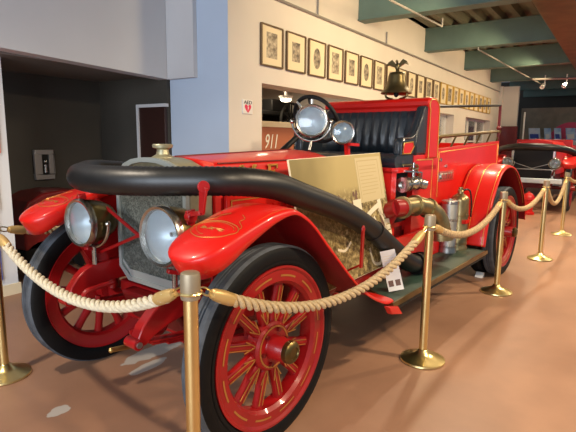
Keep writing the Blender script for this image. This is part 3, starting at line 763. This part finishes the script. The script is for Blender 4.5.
for s in (-1, 1):
    # leather arm with a red side panel
    arm = [(1.76, 1.33), (1.77, 1.44), (1.80, 1.462), (1.95, 1.475), (2.03, 1.52), (2.10, 1.62), (2.16, 1.72), (2.30, 1.74), (2.30, 1.33)]
    MB().prism(arm, 'y', s*.435, s*.50).build('seat_arm', 'leather', FE, bevel=.018)
    pan = [(1.80, 1.345), (1.81, 1.425), (1.97, 1.435), (1.99, 1.40), (1.93, 1.345)]
    ap = MB().prism(pan, 'y', s*.497, s*.506).build('arm_panel', 'red', FE, bevel=.004)
    MB().tube([(x, s*.507, z) for x, z in pan], .005, 6, closed=True).build('trim_line', 'gold', ap)
    q = [(x, s*.502, z) for x, z in ((1.775, 1.34), (1.785, 1.45), (1.96, 1.468), (2.045, 1.53), (2.115, 1.63), (2.17, 1.715))]
    MB().tube(cr(q, 5), .008, 8).build('piping', 'leather', FE)
# red seat back shell with rolled top
prof = [(2.24, 1.30), (2.24, 1.715), (2.225, 1.735), (2.225, 1.765), (2.245, 1.79), (2.29, 1.80), (2.36, 1.80), (2.42, 1.785), (2.455, 1.75), (2.465, 1.70), (2.47, 1.30)]
shell = MB().prism(prof, 'y', -.515, .515).build('seat_back_shell', 'red', FE, bevel=.012)
q = [(x*1.0+(.015 if x < 2.35 else -.015), -.518, z-.015 if z > 1.5 else z) for x, z in prof]
MB().tube(q, .004, 6).build('gold_line', 'gold', shell)
# bell on the seat back
bell = MB().lathe([(.0, .185), (.055, .182), (.068, .172), (.074, .155), (.078, .11), (.090, .07), (.108, .04), (.128, .018), (.134, .006), (.130, 0), (.118, .004), (.10, .03), (.08, .06), (0, .15)], (2.33, -.165, 1.845), (0, 0, 1), 40).build('bell', 'bronze', FE)
b = MB()
for s in (-1, 1): b.tube(cr([(2.33, -.165+s*.03, 1.80), (2.33, -.165+s*.095, 1.82), (2.33, -.165+s*.10, 1.855)], 5), .009, 8)
b.build('bell_yoke', 'dbrass', bell)
MB().sph((2.33, -.165, 1.845), (.022, .022, .028)).cyl((2.33, -.165, 1.85), (2.33, -.165, 1.98), .008).build('clapper', 'black', bell)
# eagle finial
b = MB(); x, y, z = 2.33, -.165, 2.02
b.lathe([(.025, 0), (.012, .012), (.014, .02), (0, .025)], (x, y, z), n=12).sph((x, y, z+.055), (.020, .020, .036), 12, 8).sph((x-.014, y, z+.098), (.014, .012, .014), 10, 6)
b.bar((x-.024, y, z+.099), (x-.042, y, z+.092), .006, .008, w1=.002, h1=.002)
for s in (-1, 1):
    wp = [(x, y+s*.012, z+.075), (x, y+s*.05, z+.115), (x, y+s*.085, z+.098), (x, y+s*.105, z+.062), (x, y+s*.07, z+.075), (x, y+s*.04, z+.06), (x, y+s*.015, z+.045)]
    b.prism([(p[1], p[2]) for p in wp], 'x', x-.005, x+.007)
b.bar((x+.01, y, z+.035), (x+.03, y, z+.015), .02, .008)
b.build('eagle_finial', 'bronze', bell)
# hose body behind the seat
b = MB().prism([(2.48, .62), (2.48, 1.375), (4.35, 1.45), (4.35, .62)], 'y', -.50, -.46).prism([(2.48, .62), (2.48, 1.375), (4.35, 1.45), (4.35, .62)], 'y', .46, .50)
b.box(2.48, 2.52, -.46, .46, .62, 1.37).box(4.31, 4.35, -.46, .46, .62, 1.42).box(2.48, 4.35, -.46, .46, .62, 1.0)
b.mat(1)
for (p0, p1) in (((2.53, -.502, 1.345), (4.30, -.502, 1.418)), ((2.53, -.502, 1.345), (2.53, -.502, .95)), ((4.30, -.502, 1.418), (4.30, -.502, 1.15))): b.bar(p0, p1, .008, .006)
body = b.build('hose_body', ['red', 'gold'], FE, bevel=.005)
for q in range(5): MB().cyl((2.60+q*.06, -.50, 1.13), (2.60+q*.06, -.52, 1.13), .026, n=10).build('brass_plug', 'nickel', body)
MB().box(2.55, 2.90, -.508, -.50, 1.085, 1.175).build('plug_plate', 'nickel', body)
for (xx, zz) in ((2.56, 1.28), (2.70, 1.22)): MB().cyl((xx, -.50, zz), (xx, -.515, zz), .016, n=10).build('button', 'nickel', body)
for s in (-1, 1):
    b = MB().tube([(2.46, s*.48, 1.735), (4.36, s*.48, 1.855)], .012, 8)
    b.build('upper_rail', 'black', FE)
    b = MB().tube([(2.46, s*.48, 1.475), (4.36, s*.48, 1.56)], .016, 8)
    for q in range(6):
        x0 = 2.5+q*.36; z0 = 1.375+(x0-2.48)*.04; b.tube([(x0, s*.48, z0), (x0+.14, s*.48, 1.478+(x0+.14-2.46)*.045)], .009, 6)
    b.build('side_rail', 'dbrass', FE)
    b = MB().tube([(4.36, s*.48, .75), (4.36, s*.48, 1.86)], .015, 8)
    for zz in (1.0, 1.3, 1.6): b.sph((4.36, s*.48, zz), .026, 10, 6)
    b.build('rear_post', 'dred', FE)
MB().box(4.36, 4.85, -.62, .62, .50, .54).box(4.30, 4.40, -.36, .36, .54, .66).build('rear_step', 'green', FE, bevel=.005)
# running boards, valances
for s in (-1, 1):
    ys = s*.865; yi = s*.50
    pl = [(1.0, ys), (2.90, ys), (2.90, yi), (1.22, yi), (1.18, s*.58)]
    rb = MB().prism(pl, 'z', .435, .452).build('running_board', 'green', FE, bevel=.003)
    MB().bar((.99, ys, .44), (2.9, ys, .44), .012, .034).bar((.99, ys, .44), (1.19, s*.56, .44), .012, .034).build('edge_strip', 'dbrass', rb)
    MB().prism([(1.0, .43), (2.9, .43), (2.9, .39), (1.1, .39)], 'y', ys-s*.02-.01, ys-s*.02+.01).build('board_bracket', 'dark', rb)
    MB().box(.85, 2.92, s*.53-.015, s*.53+.015, .45, .71).build('valance', 'red', FE, bevel=.004)
    MB().prism([(.90, .46), (1.03, .43), (1.10, .36), (.95, .40)], 'y', s*.86-.03, s*.86+.01).build('step_bracket', 'red', FE, bevel=.006)
# under-seat pump area
b = MB().box(1.76, 2.0, -.44, .44, .60, .78).cyl((1.55, -.45, .60), (1.55, .45, .60), .12); b.build('pump_casing', 'dred', FE, bevel=.02)
# big brass suction inlet elbow
b = MB(); b.tube(cr([(1.53, -.575, .962), (1.58, -.588, .96), (1.63, -.60, .958)], 4), .066, 20)
inlet = b.build('inlet_pipe', 'rred', FE)
b = MB(); pts = cr([(1.63, -.60, .958), (1.81, -.605, .955), (1.96, -.63, .935), (2.09, -.67, .87), (2.14, -.70, .78), (2.15, -.71, .68)], 6)
b.tube(pts, [.062+.016*(q/(len(pts)-1)) for q in range(len(pts))], 22)
for f in (0, 7, 14, len(pts)-2):
    d = (pts[f+1]-pts[f]).normalized(); b.lathe([(.06, -.014), (.082, -.012), (.082, .012), (.06, .014)], pts[f], d, 24, closed=True)
b.lathe([(.07, -.03), (.094, -.03), (.094, .03), (.07, .03)], pts[-1], (0, -.1, -1), 24, closed=True)
b.build('elbow', 'brass2', inlet)
MB().cyl((1.53, -.60, .962), (1.53, -.42, .90), .055).cyl((1.57, -.59, .95), (1.57, -.42, .66), .03).build('inlet_branch', 'rred', inlet)
# discharge valve
b = MB().sph((1.95, -.53, 1.11), .055).cyl((1.79, -.53, 1.11), (2.11, -.53, 1.11), .034)
for xx in (1.77, 1.84, 1.79, 2.01): b.lathe([(.03, -.008), (.058, -.008), (.058, .008), (.03, .008)], (xx, -.53, 1.11), (1, 0, 0), 20, closed=True)
b.lathe([(.035, 0), (.045, .01), (.04, .06), (.03, .07), (0, .07)], (2.07, -.53, 1.10), (1, -.5, -.15), 18)
val = b.cyl((1.95, -.53, 1.11), (1.95, -.40, 1.05), .045).build('discharge_valve', 'nickel', FE)
b = MB().cyl((1.95, -.53, 1.15), (1.95, -.53, 1.24), .014).lathe([(.035, 0), (.042, .008), (.035, .016)], (1.95, -.53, 1.22), n=16).cyl((1.95, -.53, 1.24), (1.95, -.53, 1.275), .010)
b.bar((1.79, -.53, 1.215), (2.11, -.53, 1.19), .012, .012).bar((2.11, -.53, 1.19), (2.11, -.53, 1.13), .012, .012); b.build('valve_handle', 'nickel', val)
b = MB().tube(cr([(1.79, -.515, 1.26), (2.05, -.515, 1.25), (2.07, -.51, 1.20), (2.19, -.505, 1.12)], 5), .008, 6); b.build('drain_line', 'brass', val)
# headlamps
headlamp(FE, -.32, -.352, 1.005, 'near headlamp with brass shell', yaw=.04)
headlamp(FE, -.32, .358, .985, 'far headlamp with dark shell', r=.124, yaw=.07)
# engine block under the hood
MB().box(.15, 1.1, -.20, .20, .45, .95).build('engine_block', 'black', FE)
MB().cyl((3.87, -.60, FR), (3.87, .60, FR), .05).box(3.75, 4.0, -.42, .42, .36, .62).build('rear_axle', 'dred', FE)
MB().box(1.2, 3.3, -.30, .30, .34, .62).build('transmission', 'dark', FE, bevel=.03)

# ------------------------------------------------------------- suction hose (carried on the engine)
HO = bpy.data.objects.new('suction_hose', None); COL.objects.link(HO); HO.location = TO; HO.rotation_euler = (0, 0, TRZ)
tag(HO, 'thick black ribbed suction hose looping around the radiator of the large engine', 'hose')
hp = [(1.74, -.70, .530), (1.58, -.685, .575), (1.34, -.66, .725), (1.15, -.645, .845), (.94, -.63, .955), (.675, -.625, 1.06), (.35, -.62, 1.162), (.164, -.62, 1.218), (0, -.60, 1.246), (-.14, -.545, 1.256)]
for q in range(1, 10):
    a = -PI/2+.75+(PI-1.5)*q/10; hp.append((.185-.60*math.cos(a), .61*math.sin(a), 1.256-.010*q/10*1.5))
hp += [(-.14, .545, 1.247), (0, .60, 1.240), (.164, .62, 1.218), (.35, .62, 1.165), (.675, .625, 1.06), (.94, .63, .955), (1.34, .66, .725), (1.7, .69, .53)]
C = cr(hp, 30)
# resample for ribs
D = [0]
for i in range(1, len(C)): D.append(D[-1]+(C[i]-C[i-1]).length)
stp = .0125; S = []; j = 0; d = 0
while d < D[-1]:
    while D[j+1] < d: j += 1
    S.append(C[j].lerp(C[j+1], (d-D[j])/(D[j+1]-D[j]))); d += stp
RH = .0645
MB().tube(S, [RH+(.0036 if i % 2 else 0) for i in range(len(S))], 24).build('hose_body', 'hose', HO, smooth=60)
for a, b_ in ((S[3], S[0]), (S[-4], S[-1])):
    dd = (b_-a).normalized()
    MB().lathe([(.075, -.05), (.080, -.05), (.080, .02), (.092, .025), (.092, .06), (.07, .062), (0, .06)], b_, dd, 28).build('coupling', 'black', HO)
for sgn in (-1, 1):   # clamp straps around the lower run
    c = Vector((1.13, sgn*.645, .858)); dd = Vector((.76, 0, -.55)).normalized()
    MB().lathe([(.066, -.012), (.072, -.012), (.072, .012), (.066, .012)], c, dd, 28, closed=True).build('strap', 'hose', HO)
for s in (-1, 1):
    b = MB().bar((.86, s*.54, .60), (.86, s*.712, .70), .022, .012).bar((.86, s*.712, .68), (.87, s*.712, .915), .024, .012, (0, 1, 0)).sph((.87, s*.712, .915), (.018, .01, .026), 10, 6)
    b.build('hose_hook', 'rred', FE)

# ------------------------------------------------------------- photo panel leaning on the hood
PW, PH = 1.07, .80
pz0 = .55; tilt = math.atan2(.16, PH)
PB = thing('photo_panel', 'large sepia photo board leaning on the engine side behind the hose', 'poster', TR(.495, -.605, pz0), (-math.atan2(.165, .80), -.022, TRZ))
MB().box(0, PW, 0, .012, 0, PH).build('board', 'cream', PB, bevel=.002)
ph = MB().box(.004, PW-.004, -.0012, 0, .004, PH-.004).build('photo_print', 'photo', PB)
b = MB().box(.70, 1.045, -.0024, -.0012, .47, .775); b.build('text_block', 'ptext', PB)
b = MB().box(.72, 1.0, -.0030, -.0024, .75, .756).box(1.0, 1.004, -.0030, -.0024, .49, .756).box(.72, .724, -.003, -.0024, .49, .756)
for q in range(9): b.box(.74, .97-(.05 if q in (3, 8) else 0), -.0030, -.0024, .715-q*.024, .719-q*.024)
b.build('text_lines', 'pline', PB)
def strip(pts, w):
    P = cr([(x, 0, z) for x, z in pts], 6); rows = []
    for i, p in enumerate(P):
        t = (P[min(i+1, len(P)-1)]-P[max(i-1, 0)]).normalized(); n = Vector((-t.z, 0, t.x))*w/2
        rows.append([(p+n)+Vector((0, -.0026, 0)), (p-n)+Vector((0, -.0026, 0))])
    return rows
b = MB()
for pts, w in (([(.62, .30), (.72, .36), (.82, .40), (.92, .43)], .035), ([(.92, .40), (.98, .30), (1.0, .18), (.96, .10), (.90, .14)], .022), ([(.72, .16), (.74, .06), (.82, .03), (.86, .06)], .022), ([(.84, .36), (.88, .27), (.84, .20)], .02), ([(.94, .47), (.95, .36)], .05), ([(.16, .30), (.22, .20), (.30, .14)], .02), ([(.34, .22), (.42, .20), (.50, .24)], .016)):
    b.grid(strip(pts, w))
for (x0, x1, z0, z1) in ((.97, 1.05, .24, .275), (.97, 1.05, .285, .32), (.98, 1.06, .33, .36), (.98, 1.06, .20, .232), (.60, .70, .42, .50), (.62, .66, .34, .40)): b.box(x0, x1, -.0026, -.0014, z0, z1)
b.build('pale_shapes', 'pwhite', PB)
rnd = random.Random(4)
for q in range(12):
    x = .34+.34*rnd.random(); z = .46+.10*rnd.random(); w = .006+.007*rnd.random(); h = .012+.02*rnd.random()
    MB().prism([(x-w, z-h), (x+w, z-h), (x+w, z+h*.3), (x+w*.4, z+h), (x-w*.4, z+h), (x-w, z+h*.3)], 'y', -.0024-.0001*q/12, -.0012).build('printed_figure', 'brown', PB)
MB().box(.93, .97, -.0022, -.0012, .25, .45).box(.72, .98, -.0021, -.0012, .22, .30).build('dark_block', 'brown', PB)

# info card on the running board
rt = Vector((.44, -.90, 0)).normalized(); fr = Vector((-.90, -.44, 0)).normalized(); upv = (Vector((0, 0, 1))-fr*.28).normalized(); nn = rt.cross(upv).normalized()
an = math.radians(15.5); xa = rt*math.cos(an)-upv*math.sin(an)*-1; xa.normalize(); za = nn.cross(xa)*-1; za = za if za.z > 0 else -za
ya = za.cross(xa)
mc = Matrix.Rotation(TRZ, 3, 'Z') @ Matrix((xa, ya, za)).transposed()
t = thing('info_card', 'small white leaning info card with two dark pictures on the green running board', 'card', TR(1.20, -.79, .47), mc.to_euler())
MB().box(-.05, .05, 0, .004, 0, .27).build('sheet', 'card', t)
for xx in (-.024, .022): MB().box(xx-.016, xx+.016, -.0015, 0, .03, .07).build('picture', 'brown', t)
b = MB()
for q in range(6): b.box(-.036, .036-(.02 if q == 5 else 0), -.001, 0, .23-q*.016, .233-q*.016)
b.build('text_lines', 'cream', t)

# fire extinguishers on the running board
def extinguisher(x, y, mt, lab, h, r, flat=False):
    t = thing('fire_extinguisher', lab, 'fire extinguisher', TR(x, y, .452), (0, 0, TRZ))
    top = [(r, h-.004), (r*.97, h), (r*.5, h+.004), (0, h+.004)] if flat else [(r, h-.05), (r*.99, h-.03), (r*.80, h-.005), (r*.4, h+.015), (r*.3, h+.02), (0, h+.02)]
    MB().lathe([(0, 0), (r*1.08, 0), (r*1.08, .02), (r, .03)]+top, n=32).build('cylinder', mt, t)
    if flat: MB().lathe([(r, h-.03), (r*1.05, h-.028), (r*1.05, h-.004), (r, h-.002)], n=32, closed=True).cyl((0, 0, h), (0, 0, h+.018), .02).build('cap', 'nickel', t)
    else: MB().lathe([(r*.35, h+.01), (r*.35, h+.04), (r*.25, h+.05), (r*.25, h+.075), (0, h+.075)], n=18).box(-.05, .05, -.008, .008, h+.045, h+.058).build('cap', 'brass2', t)
    for zz in (.1, .62): MB().lathe([(r*1.0, h*zz), (r*1.04, h*zz), (r*1.04, h*zz+.018), (r*1.0, h*zz+.018)], n=32, closed=True).build('band', mt, t)
    return t
e1 = extinguisher(2.60, -.600, 'steel', 'dull silver cylinder extinguisher on the running board next to the brass elbow', .47, .071, True)
e2 = extinguisher(2.80, -.620, 'brass2', 'brass cylinder extinguisher with red band on the running board', .50, .082)
MB().box(-.066, .045, -.086, -.05, .25, .285).build('label_plate', 'red', e2)
b = MB().tube(cr([(0, 0, .54), (.05, -.06, .55), (.07, -.08, .45), (.07, -.085, .30)], 5), .008, 6); b.build('nozzle_hose', 'black', e2)
# wheel chock
t = tag(MB().prism([(-.04, 0), (.04, 0), (.04, .05), (.015, .05)], 'y', -.04, .04).build('wheel_chock', 'white', loc=TR(3.59, -.61, 0), rot=(0, 0, TRZ), bevel=.004), 'white wheel chock in front of the rear tire', 'chock')

# ================================================================== BARRIER
def stanchion(x, y, lab, h=.98):
    t = thing('rope_stanchion', lab, 'stanchion', (x, y, 0), group='brass rope stanchions')
    MB().lathe([(0, 0), (.140, 0), (.146, .006), (.144, .016), (.12, .026), (.075, .040), (.045, .056), (.034, .075), (.028, .08)], n=48).build('base', 'post', t)
    MB().lathe([(.0265, .06), (.0265, h-.09), (0, h-.09)], n=28).build('pole', 'post', t)
    MB().lathe([(.027, h-.10), (.034, h-.098), (.036, h-.09), (.036, h-.015), (.033, h-.003), (.028, h), (0, h)], n=28).build('top_collar', 'collar', t)
    MB().lathe([(.040+.005*math.cos(a), h-.075+.005*math.sin(a)) for a in [q*PI/3 for q in range(6)]], n=28, closed=True).build('hook_ring', 'post', t)
    return t
SP = {'a': (-3.092, -.392), 'b': (-3.238, -2.158), 'c': (-1.391, -2.412), 'd': (.470, -2.504), 'e': (2.218, -2.665), 'f': (4.217, -2.725), 'g': (6.1, -2.95), 'h': (-1.28, -.16)}
stanchion(*SP['a'], 'brass stanchion at the left edge of the photo')
stanchion(*SP['b'], 'nearest brass stanchion in front of the near front wheel')
stanchion(*SP['c'], 'brass stanchion beside the white card and running board')
stanchion(*SP['d'], 'brass stanchion in front of the rear wheel')
stanchion(*SP['e'], 'brass stanchion standing behind the rear wheel of the large engine')
stanchion(*SP['f'], 'brass stanchion before the second engine, farthest one standing in full view')
stanchion(*SP['g'], 'brass stanchion at the extreme right edge, in front of the second engine')
stanchion(*SP['h'], 'brass stanchion standing between the far side of the large engine and the wall')

def rope(a, b_, sag, lab, mt='rope', r=.0118, h=.905, sa=None, sb=None):
    A = Vector((*SP[a], h)); B = Vector((*SP[b_], h)); d = (B-A); d.z = 0; L0 = d.length; d.normalize()
    A += d*.045; B -= d*.045
    n = int(L0/.008); pts = []
    def P(t): return A.lerp(B, t)+Vector((0, 0, -sag*4*t*(1-t)))
    t0, t1 = .0, 1.
    cl = .11/L0; hk = .05/L0
    path = [P(hk+.4*cl+(1-2*(hk+.4*cl))*i/n) for i in range(n+1)]
    mb = MB(); Ls = [0]
    for i in range(1, n+1): Ls.append(Ls[-1]+(path[i]-path[i-1]).length)
    side = Vector((-d.y, d.x, 0))
    for k in range(3):
        q = []
        for i, p in enumerate(path):
            tg = (path[min(i+1, n)]-path[max(i-1, 0)]).normalized(); up = side.cross(tg).normalized()*-1
            an = 2*PI*(Ls[i]/.125+k/3)
            q.append(p+(side*math.cos(an)+up*math.sin(an))*r*1.28)
        mb.tube(q, r, 8)
    mb.tube(path, .009, 8)
    o = mb.build('barrier_rope', mt, smooth=60); tag(o, lab, 'rope', group='twisted barrier ropes')
    for (u0, u1) in ((hk, hk+cl), (1-hk, 1-hk-cl)):
        p0, p1 = P(u0), P(u1)
        MB().lathe([(.010, 0), (.018, .004), (.023, .02), (.027, (p1-p0).length*.5), (.0265, (p1-p0).length*.9), (.024, (p1-p0).length)], p0, (p1-p0), 18, caps=True).build('end_cuff', 'cuff', o)
    for (u0, u1) in ((0, hk), (1, 1-hk)):
        p0, p1 = P(u0), P(u1); c = p0.lerp(p1, .5); dd = (p1-p0); 
        ring = [c+dd*.62*math.cos(a)+Vector((0, 0, .014))*math.sin(a) for a in [q*PI/6 for q in range(12)]]
        MB().tube(ring, .004, 6, closed=True).build('snap_hook', 'post', o)
    return o
rope('a', 'b', .215, 'pale twisted rope sagging across the front wheel at left', 'ropew')
rope('b', 'c', .245, 'twisted tan rope across the near front wheel', 'rope')
rope('c', 'd', .17, 'twisted tan rope in front of the extinguishers', 'rope')
rope('d', 'e', .17, 'twisted tan rope just right of the rear wheel', 'rope')
rope('e', 'f', .30, 'deeply sagging tan rope before the second engine', 'rope')
rope('f', 'g', .12, 'tan rope leaving at the right edge of the photo', 'rope')
rope('a', 'h', .10, 'tan rope passing behind the far front wheel', 'rope')

# ================================================================== SECOND ENGINE (behind, facing the camera)
G = thing('fire_engine', 'second red fire engine with black radiator at the right background', 'fire engine', (7.35, -1.83, 0))
w = make_wheel(G, 'front_wheel', .12, (0, -.70, FR), detail=False)
copy_tree(w, G, location=Vector((0, .70, FR)), rotation_euler=(0, 0, PI))
copy_tree(w, G, location=Vector((3.6, -.70, FR))); copy_tree(w, G, location=Vector((3.6, .70, FR)), rotation_euler=(0, 0, PI))
for s in (-1, 1):
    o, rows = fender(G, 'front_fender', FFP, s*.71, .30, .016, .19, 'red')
    MB().prism([(-.2, .55), (-.15, .745), (4.6, .74), (4.6, .62)], 'y', s*.38-.03, s*.38+.03).build('frame_rail', 'dred', G)
    MB().box(.95, 3.0, s*.86-.012 if s > 0 else -.872, s*.50 if s < 0 else .872, .43, .455).build('running_board', 'green', G)
    headlamp(G, -.42, s*.45, 1.01, r=.105)
    MB().bar((-.40, s*.45, .86), (-.1, s*.36, .70), .03, .03).build('lamp_bracket', 'dred', G)
rd = MB().box(-.18, -.02, -.42, .42, .60, 1.30).build('radiator', 'black', G, bevel=.02)
b = MB()
for s in (-1, 1): b.box(-.20, -.15, s*.40-.025, s*.40+.025, .62, 1.30)
b.box(-.20, -.15, -.40, .40, 1.27, 1.32); b.build('radiator_rim', 'nickel', rd, bevel=.006)
MB().cyl((-.20, -.37, 1.0), (-.20, 0, .88), .008, n=6).cyl((-.20, 0, .88), (-.20, .37, 1.0), .008, n=6).cyl((-.21, -.38, .86), (-.21, .38, .86), .012, n=6).build('stay_rods', 'steel', rd)
rows = []
for q in range(5):
    x = -.02+1.4*q/4; w_ = .40+.10*q/4; rows.append([(x, -w_, .75), (x, -w_, 1.32), (x, -w_*.8, 1.44), (x, 0, 1.50), (x, w_*.8, 1.44), (x, w_, 1.32), (x, w_, .75)])
b = MB().grid(rows).add(rows[0], [tuple(range(7))]).add(rows[-1], [tuple(range(7))]); hd = b.build('hood', 'red', G, smooth=50)
b = MB()
for yy in (-.30, .0, .30): b.tube([(-.02, yy, 1.505-.08*abs(yy)/.3), (1.35, yy*1.1, 1.515-.08*abs(yy)/.3)], .010, 6)
b.build('hood_trim', 'nickel', hd)
MB().box(1.4, 4.4, -.55, .55, .62, 1.36).box(1.38, 1.42, -.60, .60, .62, 1.5).build('body', 'red', G, bevel=.02)
b = MB().box(-.66, -.58, -.62, .62, .60, .70); b.box(-.58, -.2, -.40, -.34, .62, .68).box(-.58, -.2, .34, .40, .62, .68); b.build('bumper', 'pblue', G, bevel=.015)
MB().cyl((0, -.62, FR), (0, .62, FR), .04).box(-.06, .06, -.4, .4, FR-.03, .64).build('front_axle', 'dred', G)
MB().cyl((3.6, -.62, FR), (3.6, .62, FR), .04).box(3.5, 3.7, -.4, .4, FR, .64).build('rear_axle', 'dred', G)
hp = [(.6, -.80, 1.0), (.2, -.80, 1.15), (-.1, -.66, 1.27), (-.36, -.36, 1.33), (-.45, 0, 1.345), (-.36, .36, 1.33), (-.1, .66, 1.27), (.2, .80, 1.15), (.6, .80, 1.0), (.9, .80, .84)]
t = MB().tube(cr(hp, 10), .072, 16).build('suction_hose', 'hose', loc=(7.35, -1.83, 0)); tag(t, 'black hose arching over the radiator of the second engine at right', 'hose')
t = tag(MB().lathe([(0, 0), (.13, 0), (.13, .04), (.095, .06), (.095, .28), (.12, .30), (.12, .33), (.10, .38), (.06, .42), (.02, .435), (.02, .46), (0, .46)], n=24).cyl((0, -.15, .24), (0, .15, .24), .045).build('fire_hydrant', 'red', loc=(6.30, -1.93, 0)), 'small red fire hydrant before the second engine', 'hydrant')
# red panel and white post at the far end, display panels
t = tag(MB().box(-.02, .02, -.27, .27, 0, 1.92).build('door_panel', 'dred', loc=(12.40, -.36, 0), bevel=.01), 'dark red door panel at the far end of the wall', 'panel')
t = thing('post', 'slim white post at the far end beside the dark red panel', 'post', (12.45, -.79, 0))
MB().cyl((0, 0, 0), (0, 0, 2.35), .025).build('shaft', 'white', t); MB().lathe([(0, 0), (.14, 0), (.14, .02), (.03, .04)], n=20).build('foot', 'white', t)
t = thing('display_case', 'long low pale case holding blue pictures at the far end', 'display case', (13.6, -2.2, 0))
MB().box(-.2, .3, -2.6, 1.75, 0, 1.50).build('case', 'wallb', t, bevel=.01)
MB().box(-.21, -.2, -2.6, 1.75, 1.0, 1.06).build('stripe', 'red', t)
labs = ['pale blue picture card, farthest left on the long case', 'blue picture card, second from left on the long case', 'blue picture card, third from left on the long case', 'blue picture card, fourth from left on the long case', 'blue picture card at the right end of the long case']
for i, (yy, w) in enumerate(((1.25, .20), (.86, .13), (.57, .13), (.20, .17), (-.25, .20))):
    t = thing('picture_card', labs[i], 'picture', (13.6, -2.2+yy, 1.50), (0, math.radians(14), 0), 'picture cards on the long case')
    MB().prism([(-w, 0), (w-.06, 0), (w, .40), (-w+.06, .40)], 'x', -.008, .008).build('card', 'pblue' if i == 0 else 'blue', t)
    MB().prism([(-w+.05, .05), (w-.09, .05), (w-.06, .2), (-w+.08, .2)], 'x', -.012, -.008).build('print', 'card' if i % 2 else 'banb', t)
t = thing('arched_panel', 'arched patterned panel behind the picture cards at the far right', 'panel', (14.4, -1.95, 0))
arc = [(1.15*math.cos(q*PI/16)*.75, 1.55+.75*math.sin(q*PI/16)) for q in range(17)]
MB().prism([(.86, 0)]+arc+[(-.86, 0)], 'x', -.02, .02).build('panel', 'beige', t)
MB().prism([(.62*math.cos(q*PI/16), 1.55+.55*math.sin(q*PI/16)) for q in range(17)], 'x', -.03, -.02).build('inset', 'heart', t)
t = tag(MB().box(0, .04, -1.7, .65, 0, 2.62).build('curtain', 'beige', loc=(14.9, -.95, 0)), 'beige drape hanging behind the far display', 'curtain')
for i, (x, y, lab) in enumerate(((10.2, -1.55, 'left of the small track lights under the far beams'), (10.2, -2.05, 'right of the small track lights under the far beams'))):
    t = thing('track_light', lab, 'spotlight', (x, y, 3.17), group='track lights under the far beams')
    MB().cyl((0, 0, 0), (0, 0, -.22), .015).build('stem', 'white', t)
    MB().lathe([(.03, 0), (.05, .05), (.055, .16), (.045, .16), (.03, .1), (0, .09)], (.02, 0, -.22), (-.7, .3, -.6), 16).build('head', 'white', t)
b = MB().cyl((9.9, -3.4, 3.0), (9.9, -1.3, 3.05), .03, n=8)
t = tag(b.build('sprinkler_pipe', 'conduit'), 'white pipe across the room under the far beams at right', 'pipe')

# ================================================================== LIGHT
wd = bpy.data.worlds.new('daylight'); SC.world = wd; wd.use_nodes = True
bg = wd.node_tree.nodes['Background']; bg.inputs['Color'].default_value = (.72, .84, 1.0, 1); bg.inputs['Strength'].default_value = .36
def area(name, loc, to, size, size_y, power, col):
    l = bpy.data.lights.new(name, 'AREA'); l.shape = 'RECTANGLE'; l.size = size; l.size_y = size_y; l.energy = power; l.color = col
    o = bpy.data.objects.new(name, l); COL.objects.link(o); o.location = loc
    o.rotation_euler = (Vector(to)-Vector(loc)).to_track_quat('-Z', 'Y').to_euler(); return o
def spot(name, loc, to, power, col, ang=70, blend=.6, rad=.06):
    l = bpy.data.lights.new(name, 'SPOT'); l.energy = power; l.color = col; l.spot_size = math.radians(ang); l.spot_blend = blend; l.shadow_soft_size = rad
    o = bpy.data.objects.new(name, l); COL.objects.link(o); o.location = loc
    o.rotation_euler = (Vector(to)-Vector(loc)).to_track_quat('-Z', 'Y').to_euler(); return o
WARM = (1., .80, .55); COOL = (.80, .89, 1.)
area('window_daylight', (-8.5, -3.0, 1.9), (-2, -1.0, 1.2), 4.5, 2.8, 380, COOL)
for i, (x, y, p) in enumerate(((-3.4, -4.9, 260), (-.9, -4.6, 380), (2.2, -4.4, 400), (5.2, -4.2, 400), (9.0, -3.95, 400))):
    spot('overhead_spot', (x, y, 3.10), (x-.3, y+1.6, 0), p, WARM, 125, .7, .10)
for x in (1.4, 4.2, 7.2, 10.0): spot('beam_lamp', (x, -2.0, 3.05), (x-.6, -2.2, 0), 190, WARM, 120, .7, .08)
for x, p in ((.3, 95), (1.7, 120), (3.2, 95), (4.8, 85), (6.4, 80), (8.0, 80), (9.6, 80), (11.2, 70)): spot('picture_light', (x, -1.75, 3.1), (x+.2, 0, 2.45), p, (1., .76, .42), 130, 1., .15)
spot('overhead_spot', (-4.3, -.6, 3.3), (-3.4, -.9, 0), 260, (1., .86, .68), 120, .6, .08)  # unseen spot added to brighten the floor at the front left
area('back_room_lamp', (1.6, 1.4, 2.4), (1.6, 1.2, 0), .8, .4, 40, WARM)
area('back_room_lamp', (7.5, 1.4, 2.4), (7.5, 1.2, 0), 2.5, .4, 90, WARM)

# ================================================================== CAMERA
cam = bpy.data.cameras.new('camera'); co = bpy.data.objects.new('camera', cam); COL.objects.link(co)
cam.sensor_width = 36; cam.lens = 36*483.2/576; cam.clip_start = .05
r_, d_, f_ = Vector((.564, -.826, .010)), Vector((-.124, -.097, -.988)), Vector((.817, .556, -.157))
f_.normalize(); r_ = (r_-f_*r_.dot(f_)).normalized(); u_ = r_.cross(f_)
mt = Matrix((r_, u_, -f_)).transposed().to_4x4(); mt.translation = Vector((-4.41, -3.371, 1.4455))
co.matrix_world = mt
SC.camera = co
SC.view_settings.view_transform = 'Standard'; SC.view_settings.look = 'None'; SC.view_settings.gamma = 1; SC.view_settings.use_curve_mapping = False
SC.view_settings.exposure = 0.0
